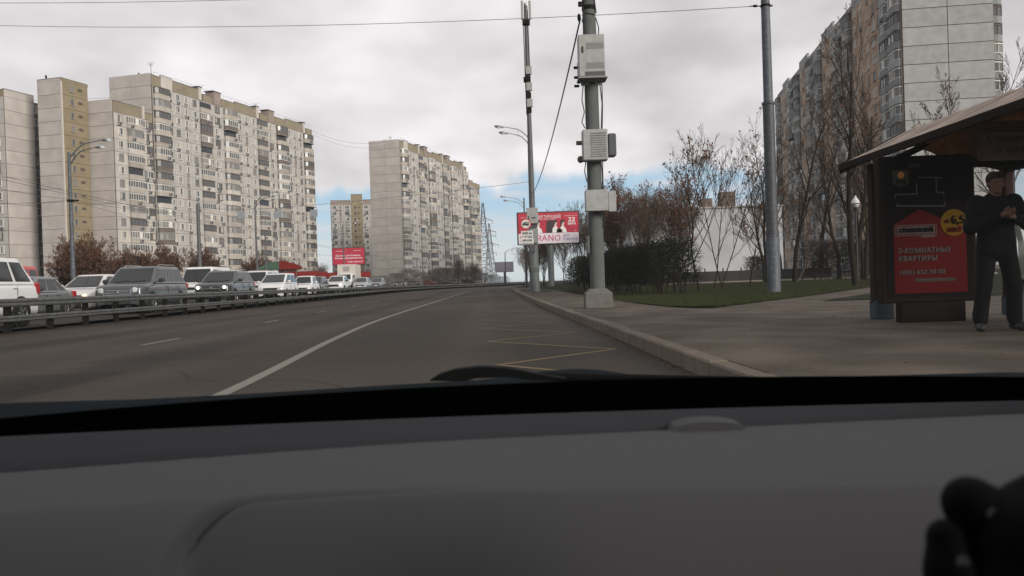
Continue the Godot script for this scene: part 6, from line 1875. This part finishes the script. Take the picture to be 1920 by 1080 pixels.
# ---------------------------------------------------------------- people
func nets(bones: Array, cell: float, k: float) -> MB:   # bones: [a, b, ra, rb]; smooth union meshed with surface nets
	var lo := Vector3(1e9, 1e9, 1e9); var hi := -lo
	for bn in bones:
		var r: float = maxf(bn[2], bn[3]) + k + cell * 2
		lo = lo.min(bn[0] - Vector3.ONE * r).min(bn[1] - Vector3.ONE * r)
		hi = hi.max(bn[0] + Vector3.ONE * r).max(bn[1] + Vector3.ONE * r)
	var nx := int((hi.x - lo.x) / cell) + 2; var ny := int((hi.y - lo.y) / cell) + 2; var nz := int((hi.z - lo.z) / cell) + 2
	var f := PackedFloat32Array()
	f.resize(nx * ny * nz); f.fill(9.0)
	for bn in bones:
		var a: Vector3 = bn[0]; var ab: Vector3 = bn[1] - bn[0]
		var l2 := maxf(ab.length_squared(), 1e-9)
		var r: float = maxf(bn[2], bn[3]) + k + cell * 2
		var p0 := ((a.min(bn[1]) - Vector3.ONE * r - lo) / cell).floor()
		var p1 := ((a.max(bn[1]) + Vector3.ONE * r - lo) / cell).ceil()
		for z in range(maxi(0, int(p0.z)), mini(nz, int(p1.z) + 1)):
			for y in range(maxi(0, int(p0.y)), mini(ny, int(p1.y) + 1)):
				for x in range(maxi(0, int(p0.x)), mini(nx, int(p1.x) + 1)):
					var p := lo + Vector3(x, y, z) * cell
					var t := clampf((p - a).dot(ab) / l2, 0, 1)
					var d: float = (p - a - ab * t).length() - lerpf(bn[2], bn[3], t)
					var i := x + nx * (y + ny * z)
					var g := f[i]
					var h := maxf(k - absf(d - g), 0.0) / k
					f[i] = minf(d, g) - h * h * k * 0.25
	var vid := {}
	var vp := PackedVector3Array()
	var vn := PackedVector3Array()
	var off := [[0, 0, 0], [1, 0, 0], [0, 1, 0], [1, 1, 0], [0, 0, 1], [1, 0, 1], [0, 1, 1], [1, 1, 1]]
	var edges := [[0, 1], [2, 3], [4, 5], [6, 7], [0, 2], [1, 3], [4, 6], [5, 7], [0, 4], [1, 5], [2, 6], [3, 7]]
	for z in nz - 1:
		for y in ny - 1:
			for x in nx - 1:
				var i := x + nx * (y + ny * z)
				if f[i] > cell * 2.0 or f[i] < -cell * 2.0: continue
				var v := [f[i], f[i + 1], f[i + nx], f[i + nx + 1], f[i + nx * ny], f[i + nx * ny + 1], f[i + nx * ny + nx], f[i + nx * ny + nx + 1]]
				var neg := 0
				for q in v: if q < 0: neg += 1
				if neg == 0 or neg == 8: continue
				var s := Vector3.ZERO; var n := 0
				for e in edges:
					var fa: float = v[e[0]]; var fb: float = v[e[1]]
					if (fa < 0) != (fb < 0):
						var t := fa / (fa - fb)
						s += Vector3(off[e[0]][0], off[e[0]][1], off[e[0]][2]).lerp(Vector3(off[e[1]][0], off[e[1]][1], off[e[1]][2]), t); n += 1
				vid[i] = vp.size()
				vp.append(lo + (Vector3(x, y, z) + s / n) * cell)
				vn.append(Vector3(v[1] + v[3] + v[5] + v[7] - v[0] - v[2] - v[4] - v[6], v[2] + v[3] + v[6] + v[7] - v[0] - v[1] - v[4] - v[5], v[4] + v[5] + v[6] + v[7] - v[0] - v[1] - v[2] - v[3]).normalized())
	var b := MB.new()
	for i in vid:
		var steps := [1, nx, nx * ny]
		for ax in 3:
			var j: int = i + steps[ax]
			if j >= f.size() or (f[i] < 0) == (f[j] < 0): continue
			var u: int = steps[(ax + 1) % 3]; var w: int = steps[(ax + 2) % 3]
			if not (vid.has(i - u) and vid.has(i - w) and vid.has(i - u - w)): continue
			var q := [vid[i - u - w], vid[i - w], vid[i], vid[i - u]]
			if f[i] >= 0: q.reverse()
			b.stri(vp[q[0]], vp[q[1]], vp[q[2]], vn[q[0]], vn[q[1]], vn[q[2]])
			b.stri(vp[q[0]], vp[q[2]], vp[q[3]], vn[q[0]], vn[q[2]], vn[q[3]])
	return b

func build_people() -> void:
	var o := thing("person", "person in dark jacket and trousers standing by the advertising panel, hands at the chest", "person", P(5.30, 0.15, 9.32), -0.12)
	o.scale = Vector3.ONE * 0.965
	var V := func(x, y, z): return Vector3(x, y, z)
	var hipL := Vector3(0.10, 0.93, 0.0); var hipR := Vector3(-0.10, 0.93, 0.0)
	var knL := Vector3(0.165, 0.50, 0.03); var knR := Vector3(-0.155, 0.50, 0.02)
	var anL := Vector3(0.185, 0.09, -0.03); var anR := Vector3(-0.185, 0.09, -0.02)
	var shL := Vector3(0.20, 1.45, 0.0); var shR := Vector3(-0.20, 1.45, 0.0)
	var elL := Vector3(0.335, 1.19, 0.02); var elR := Vector3(-0.29, 1.17, 0.06)
	var wrL := Vector3(0.095, 1.255, 0.25); var wrR := Vector3(-0.06, 1.27, 0.26)
	var neck := Vector3(0, 1.50, 0.0); var head := Vector3(0, 1.655, 0.03)
	# the body, one skin-coloured figure
	var bones := [[hipL, knL, 0.075, 0.052], [hipR, knR, 0.075, 0.052], [knL, anL, 0.05, 0.036], [knR, anR, 0.05, 0.036], [anL, anL + Vector3(0.02, -0.05, 0.09), 0.028, 0.018], [anR, anR + Vector3(-0.02, -0.05, 0.09), 0.028, 0.018],
		[hipL, hipR, 0.08, 0.08], [V.call(0, 0.98, 0), V.call(0, 1.15, 0.0), 0.09, 0.085], [V.call(-0.06, 1.3, 0), V.call(0.06, 1.3, 0), 0.115, 0.115], [V.call(0, 1.15, 0), V.call(0, 1.38, 0), 0.11, 0.12], [shL, shR, 0.06, 0.06],
		[shL, elL, 0.048, 0.038], [elL, wrL, 0.037, 0.026], [shR, elR, 0.048, 0.038], [elR, wrR, 0.037, 0.026], [V.call(0, 1.42, -0.01), neck + Vector3(0, 0.06, 0.02), 0.06, 0.055]]
	part("body", nets(bones, 0.016, 0.05), M.skin, o)
	# head with a face, looking slightly down
	var hb := [[head + Vector3(0, 0.035, -0.02), head + Vector3(0, 0.02, 0.02), 0.085, 0.08], [head + Vector3(0, -0.04, 0.035), head + Vector3(0, -0.085, 0.055), 0.06, 0.038], [head + Vector3(0, 0.01, 0.09), head + Vector3(0, -0.025, 0.112), 0.011, 0.015], [head + Vector3(-0.035, 0.03, 0.085), head + Vector3(0.035, 0.03, 0.085), 0.016, 0.016], [head + Vector3(-0.022, -0.062, 0.082), head + Vector3(0.022, -0.062, 0.082), 0.011, 0.011], [head + Vector3(0.083, 0.0, 0.0), head + Vector3(0.09, -0.03, 0.005), 0.016, 0.012], [head + Vector3(-0.083, 0.0, 0.0), head + Vector3(-0.09, -0.03, 0.005), 0.016, 0.012], [neck, head + Vector3(0, -0.05, 0.0), 0.058, 0.056]]
	var hd := part("head", nets(hb, 0.006, 0.018), M.skin, o)
	for s in [-1.0, 1.0]:
		var ey := MB.new(); ey.sphere(head + Vector3(0.031 * s, 0.012, 0.087), Vector3(0.012, 0.008, 0.009), 8); part("eye", ey, M.hair, hd)
	var ha := [[head + Vector3(0, 0.055, -0.035), head + Vector3(0, 0.06, 0.02), 0.088, 0.078], [head + Vector3(0, 0.0, -0.06), head + Vector3(0, -0.04, -0.055), 0.065, 0.05], [head + Vector3(-0.06, 0.045, 0.01), head + Vector3(0.06, 0.045, 0.01), 0.042, 0.042]]
	part("hair", nets(ha, 0.008, 0.02), M.hair, hd)
	# hands: palm, four curled fingers and a thumb, closed on a phone
	for s in [1.0, -1.0]:
		var w: Vector3 = wrL if s > 0 else wrR
		var dirv: Vector3 = (w - (elL if s > 0 else elR)).normalized()
		var pal := w + dirv * 0.085
		var hnd := [[w, pal, 0.026, 0.030], [w + dirv * 0.03 + Vector3(0, 0.012, 0), pal + Vector3(0, 0.022, 0), 0.022, 0.02]]
		for f in 4:
			var kx := pal + dirv * (0.012 - 0.004 * absf(f - 1.3)) + Vector3(0, 0.032 - 0.02 * f, 0.006)
			var m1 := kx + dirv * 0.036 + Vector3(0, 0.004, 0.010)
			var m2 := m1 + dirv * 0.008 + Vector3(-s * 0.004, 0.004, 0.026 - 0.003 * f)
			hnd.append([kx, m1, 0.010, 0.009]); hnd.append([m1, m2, 0.009, 0.0075])
		var th := w + dirv * 0.03 + Vector3(0, 0.03, 0.01)
		hnd.append([th, th + dirv * 0.03 + Vector3(0, 0.03, 0.012), 0.013, 0.011]); hnd.append([th + dirv * 0.03 + Vector3(0, 0.03, 0.012), th + dirv * 0.055 + Vector3(0, 0.042, 0.022), 0.011, 0.008])
		part("hand", nets(hnd, 0.005, 0.01), M.skin, o)
	# clothes over the body
	var jk := [[V.call(-0.075, 0.90, 0), V.call(-0.065, 1.12, 0.0), 0.135, 0.128], [V.call(0.075, 0.90, 0), V.call(0.065, 1.12, 0.0), 0.135, 0.128], [V.call(-0.10, 1.3, 0), V.call(0.10, 1.3, 0), 0.14, 0.14], [V.call(0, 1.1, 0), V.call(0, 1.38, 0), 0.148, 0.148], [shL + Vector3(-0.02, -0.025, 0), shR + Vector3(0.02, -0.025, 0), 0.08, 0.08],
		[shL, elL, 0.09, 0.074], [elL, wrL.lerp(elL, 0.08), 0.072, 0.052], [shR, elR, 0.09, 0.074], [elR, wrR.lerp(elR, 0.08), 0.072, 0.052], [V.call(-0.03, 1.49, -0.02), V.call(0.03, 1.49, -0.02), 0.07, 0.07]]
	part("jacket", nets(jk, 0.012, 0.045), M.jacket, o)
	var tr := [[hipL + Vector3(0, -0.02, 0), knL, 0.108, 0.085], [hipR + Vector3(0, -0.02, 0), knR, 0.108, 0.085], [knL, anL + Vector3(0, 0.05, 0), 0.084, 0.078], [knR, anR + Vector3(0, 0.05, 0), 0.084, 0.078], [hipL, hipR, 0.085, 0.085], [anL + Vector3(0, 0.10, 0.0), anL + Vector3(0, 0.02, 0.01), 0.078, 0.07], [anR + Vector3(0, 0.10, 0.0), anR + Vector3(0, 0.02, 0.01), 0.078, 0.07]]
	part("trousers", nets(tr, 0.012, 0.02), M.trousers, o)
	for s in [1.0, -1.0]:
		var a: Vector3 = anL if s > 0 else anR
		part("shoe", nets([[a + Vector3(0, -0.035, -0.04), a + Vector3(0.035 * s, -0.048, 0.10), 0.048, 0.042], [a + Vector3(0.035 * s, -0.05, 0.10), a + Vector3(0.055 * s, -0.055, 0.17), 0.045, 0.034]], 0.009, 0.03), M.shoe, o)
	var ph := thing("phone", "dark phone held up in the hands of the person at the shelter", "phone")
	var pb := MB.new(); pb.cbox(Vector3.ZERO, Vector3(0.07, 0.14, 0.009), 0.003); part("case", pb, M.black, ph)
	ph.transform = o.transform * Transform3D(Basis(Vector3.RIGHT, -0.5), Vector3(0.015, 1.30, 0.30))

# ---------------------------------------------------------------- the car the photograph is taken from
func build_our_car() -> void:
	var o := thing("our_car", "car the view is taken from: grey dashboard, black windscreen edge, wiper and bonnet edge", "car")
	# dashboard top as a height field
	var far_y := func(x): return 0.7310 - 0.017 * x * x
	var edge_d := func(x): return 0.752 + 0.034 * clampf(x / 0.45, -1, 1)      # where the rim ends
	var rows := []
	for i in 175:
		var d := 0.285 + 0.00302 * i
		var r := PackedVector3Array()
		for j in 320:
			var x := -0.62 + 1.24 * j / 319.0
			var y := 0.7135 - 0.012 * smoothstep(0.0, -0.6, x)
			y -= 0.03 * pow(maxf(0.0, 0.50 - d) / 0.2, 1.6)
			# airbag lid: sunk towards the passenger, with a groove round its left end
			var dx := x + 0.213
			var dz := (0.572 - 0.035 * clampf(x + 0.05, 0.0, 1.0)) - d
			var cr := 0.042
			var ex := maxf(0.0, cr - dx)
			var ez := maxf(0.0, cr - dz)
			var q := Vector2(ex, ez).length() - cr if ex > 0.0 or ez > 0.0 else -minf(dx, dz)
			var inside := smoothstep(0.0, 1.0, clampf(-q / 0.010, 0.0, 1.0))
			var sd := maxf(0.0, 0.575 - d)
			y -= 0.22 * sd + 4.0 * sd * sd
			y += inside * (0.006 - 0.40 * maxf(0.0, dz) - 8.0 * pow(maxf(0.0, dz), 2.0)) 
			var groove := exp(-pow(q / 0.0042, 2.0)) * clampf(1.25 - (x + 0.19) / 0.13, 0.0, 1.0) * clampf((dz + 0.02) * 30.0, 0, 1)
			y -= 0.016 * groove
			y -= 0.018 * smoothstep(edge_d.call(x) - 0.002, edge_d.call(x) + 0.014, d)
			r.append(P(x, y, d))
		rows.append(r)
	var b := MB.new(); b.grid(rows); part("dashboard", b, M.dash, o)
	rows = []
	for i in 14:
		var t := i / 13.0
		var r := PackedVector3Array()
		for j in 70:
			var x := -0.62 + 1.24 * j / 69.0
			var d: float = lerpf(edge_d.call(x) + 0.004, 0.80, t)
			var y: float = lerpf(0.7115 - 0.012 * smoothstep(0.0, -0.6, x), far_y.call(x), t) - 0.010 * pow(1.0 - t, 10.0) - 0.006 * pow(t, 8.0)
			r.append(P(x, y, d))
		rows.append(r)
	b = MB.new(); b.grid(rows); part("dashboard_rim", b, M.dash_rim, o)
	# trench and black glass edge
	rows = []
	for s in [[0.80, 0.0, 1], [0.803, -0.05, 1], [0.86, -0.06, 1]]:
		var r := PackedVector3Array()
		for j in 60:
			var x := -0.64 + 1.28 * j / 59.0
			r.append(P(x, far_y.call(x) - 0.0075 + s[1], s[0]))
		rows.append(r)
	b = MB.new(); b.grid(rows); part("dashboard_trench", b, M.frit, o)
	# the windscreen: a raked pane, its lower edge enamelled black
	var base := func(x): return Vector2(0.842 - 0.10 * x * x, 0.7505 - 0.045 * pow(x - 0.08, 2.0))    # distance, height of the upper edge of the enamel
	var head := func(x): return Vector2(0.10 - 0.12 * x * x, 1.21 - 0.05 * x * x)
	rows = []
	for i in 4:
		var r := PackedVector3Array()
		for j in 60:
			var x := -0.66 + 1.32 * j / 59.0
			var p: Vector2 = base.call(x); var q: Vector2 = head.call(x)
			var t := -0.26 + 0.26 * i / 3.0
			r.append(P(x, lerpf(p.y, q.y, t), lerpf(p.x, q.x, t) - 0.001))
		rows.append(r)
	b = MB.new()
	rows.reverse()
	b.grid(rows); part("windscreen_edge", b, M.frit, o)
	rows = []
	for i in 10:
		var r := PackedVector3Array()
		for j in 30:
			var x := -0.66 + 1.32 * j / 29.0
			var p: Vector2 = base.call(x); var q: Vector2 = head.call(x)
			var t := lerpf(-0.2, 1.0, i / 9.0)
			r.append(P(x, lerpf(p.y, q.y, t), lerpf(p.x, q.x, t) + 0.003))
		rows.append(r)
	rows.reverse()
	b = MB.new(); b.grid(rows); part("windscreen", b, M.windshield_glass, o)
	# raised sensor lid on the rim
	rows = []
	b = MB.new()
	var lid := PackedVector2Array()
	for i in 13:
		var t := i / 12.0
		lid.append(Vector2(lerpf(0.134, 0.205, t), 0.7085 + 0.0125 * pow(sin(PI * clampf(t, 0.0, 1.0)), 0.25)))
	lid.append(Vector2(0.205, 0.699)); lid.append(Vector2(0.134, 0.699))
	b.extr(lid, 0.05, Transform3D(Basis(), Vector3(0, 0.0, -0.776))); part("sensor_lid", b, M.dash, o)
	# outside: cowl and bonnet edge, wiper
	var crest := [[-0.9, 0.711], [-0.665, 0.715], [-0.5, 0.714], [-0.335, 0.717], [-0.169, 0.722], [-0.045, 0.725], [-0.004, 0.729], [0.052, 0.735], [0.085, 0.7355], [0.113, 0.733], [0.161, 0.7235], [0.202, 0.7165], [0.299, 0.714], [0.657, 0.712], [0.9, 0.700]]
	rows = []
	for s in [[0.90, -0.03], [1.0, -0.012], [1.07, -0.002], [1.1, 0.0], [1.14, -0.004], [1.3, -0.04], [1.6, -0.11], [1.9, -0.2], [2.0, -0.3]]:
		var r := PackedVector3Array()
		for j in 90:
			var x := -0.86 + 1.72 * j / 89.0
			r.append(P(x, line_at(crest.map(func(q): return [q[1], q[0]]), x) + s[1], s[0]))
		rows.append(r)
	b = MB.new()
	b.grid(rows); part("bonnet", b, M.hood_paint, o)
	b = MB.new()
	var outline := PackedVector2Array([Vector2(-0.100, 0.7385), Vector2(-0.088, 0.7455), Vector2(-0.070, 0.7505), Vector2(-0.041, 0.7530), Vector2(-0.010, 0.7505), Vector2(0.03, 0.7415), Vector2(0.06, 0.7355), Vector2(0.02, 0.7350), Vector2(-0.01, 0.7400), Vector2(-0.045, 0.7395), Vector2(-0.06, 0.7365)])
	b.extr(outline, 0.02, Transform3D(Basis(), P(0, 0, 1.0))); part("wiper", b, M.rubber, o)
	b = MB.new(); b.bar(P(0.02, 0.7355, 1.03), P(0.6, 0.705, 1.03), 0.005, 8); part("wiper_arm", b, M.rubber, o)
	# roof, pillars and shell, so that the cabin light comes in through the glass
	b = MB.new()
	b.cbox(P(0.0, 1.235, -0.75), Vector3(1.36, 0.05, 1.7), 0.015); part("roof", b, M.roof_liner, o)
	for s in [-1.0, 1.0]:
		b = MB.new(); b.tube(PackedVector3Array([P(s * 0.70, 0.68, 0.82), P(s * 0.69, 0.95, 0.45), P(s * 0.66, 1.21, 0.08)]), PackedFloat32Array([0.04, 0.035, 0.035]), 8); part("pillar", b, M.roof_liner, o)
		b = MB.new(); b.cbox(P(s * 0.74, 0.45, -0.45), Vector3(0.1, 0.62, 2.5), 0.03); part("door", b, M.trim, o)
		b = MB.new(); b.cbox(P(s * 0.68, 0.98, -0.75), Vector3(0.06, 0.5, 0.12), 0.02); part("pillar", b, M.roof_liner, o)
	for s in [-1.0, 1.0]:
		b = MB.new(); b.cbox(P(s * 0.72, 0.98, -1.0), Vector3(0.02, 0.46, 1.15), 0.004); part("rear_side_window", b, M.black, o)
		b = MB.new(); b.quad(P(s * 0.715, 0.74, -0.42), P(s * 0.715, 0.74, 0.72), P(s * 0.68, 1.2, 0.06), P(s * 0.69, 1.22, -0.42)); part("side_window", b, M.tinted_glass, o)
		b = MB.new(); b.cbox(P(s * 0.36, 0.62, -0.62), Vector3(0.5, 0.72, 0.14), 0.05, Basis(Vector3.RIGHT, 0.18)); b.cbox(P(s * 0.36, 1.07, -0.70), Vector3(0.26, 0.18, 0.09), 0.04); part("seat_back", b, M.trim, o)
	b = MB.new(); b.cbox(P(0, 0.70, -1.6), Vector3(1.4, 1.05, 0.06), 0.02); part("rear_shell", b, M.trim, o)
	b = MB.new(); b.cbox(P(0, 0.17, -0.35), Vector3(1.5, 0.06, 2.5), 0.02); part("floor", b, M.trim, o)
	b = MB.new(); b.cbox(P(0, 0.36, 0.60), Vector3(1.36, 0.30, 0.5), 0.03); part("dashboard_front", b, M.trim, o)
	# phone holder at the lower right
	var ph := thing("phone_holder", "black phone holder with rounded claws on the dashboard at the lower right", "phone holder")
	part("upper_claw", nets([[P(0.1580, 0.7675, 0.30), P(0.1615, 0.7640, 0.30), 0.0085, 0.0092], [P(0.1615, 0.7640, 0.30), P(0.180, 0.752, 0.297), 0.009, 0.017]], 0.0016, 0.006), M.holder, ph)
	part("lower_claw", nets([[P(0.1485, 0.7560, 0.297), P(0.1490, 0.744, 0.295), 0.0066, 0.0078], [P(0.1490, 0.744, 0.295), P(0.1545, 0.722, 0.29), 0.0078, 0.0105], [P(0.156, 0.724, 0.29), P(0.178, 0.730, 0.287), 0.013, 0.02]], 0.0016, 0.006), M.holder, ph)
	part("cradle", nets([[P(0.170, 0.7585, 0.296), P(0.172, 0.735, 0.29), 0.0125, 0.019], [P(0.176, 0.768, 0.296), P(0.19, 0.773, 0.295), 0.008, 0.010], [P(0.176, 0.755, 0.292), P(0.20, 0.745, 0.288), 0.018, 0.026], [P(0.172, 0.735, 0.29), P(0.20, 0.715, 0.285), 0.019, 0.028]], 0.0018, 0.004), M.holder, ph)
	b = MB.new()
	for q in [P(0.1492, 0.7505, 0.2885), P(0.161, 0.7655, 0.2905)]: b.lathe([[0.0, 0.0], [0.0022, 0.0], [0.0022, 0.0012], [0.0, 0.0012]], 12, Transform3D(Basis(Vector3.RIGHT, PI / 2), q))
	part("screw", b, M.cabinet_dark, ph)
	b = MB.new(); b.bar(P(0.2, 0.70, 0.29), P(0.215, 0.66, 0.34), 0.012, 10); part("arm", b, M.holder, ph)
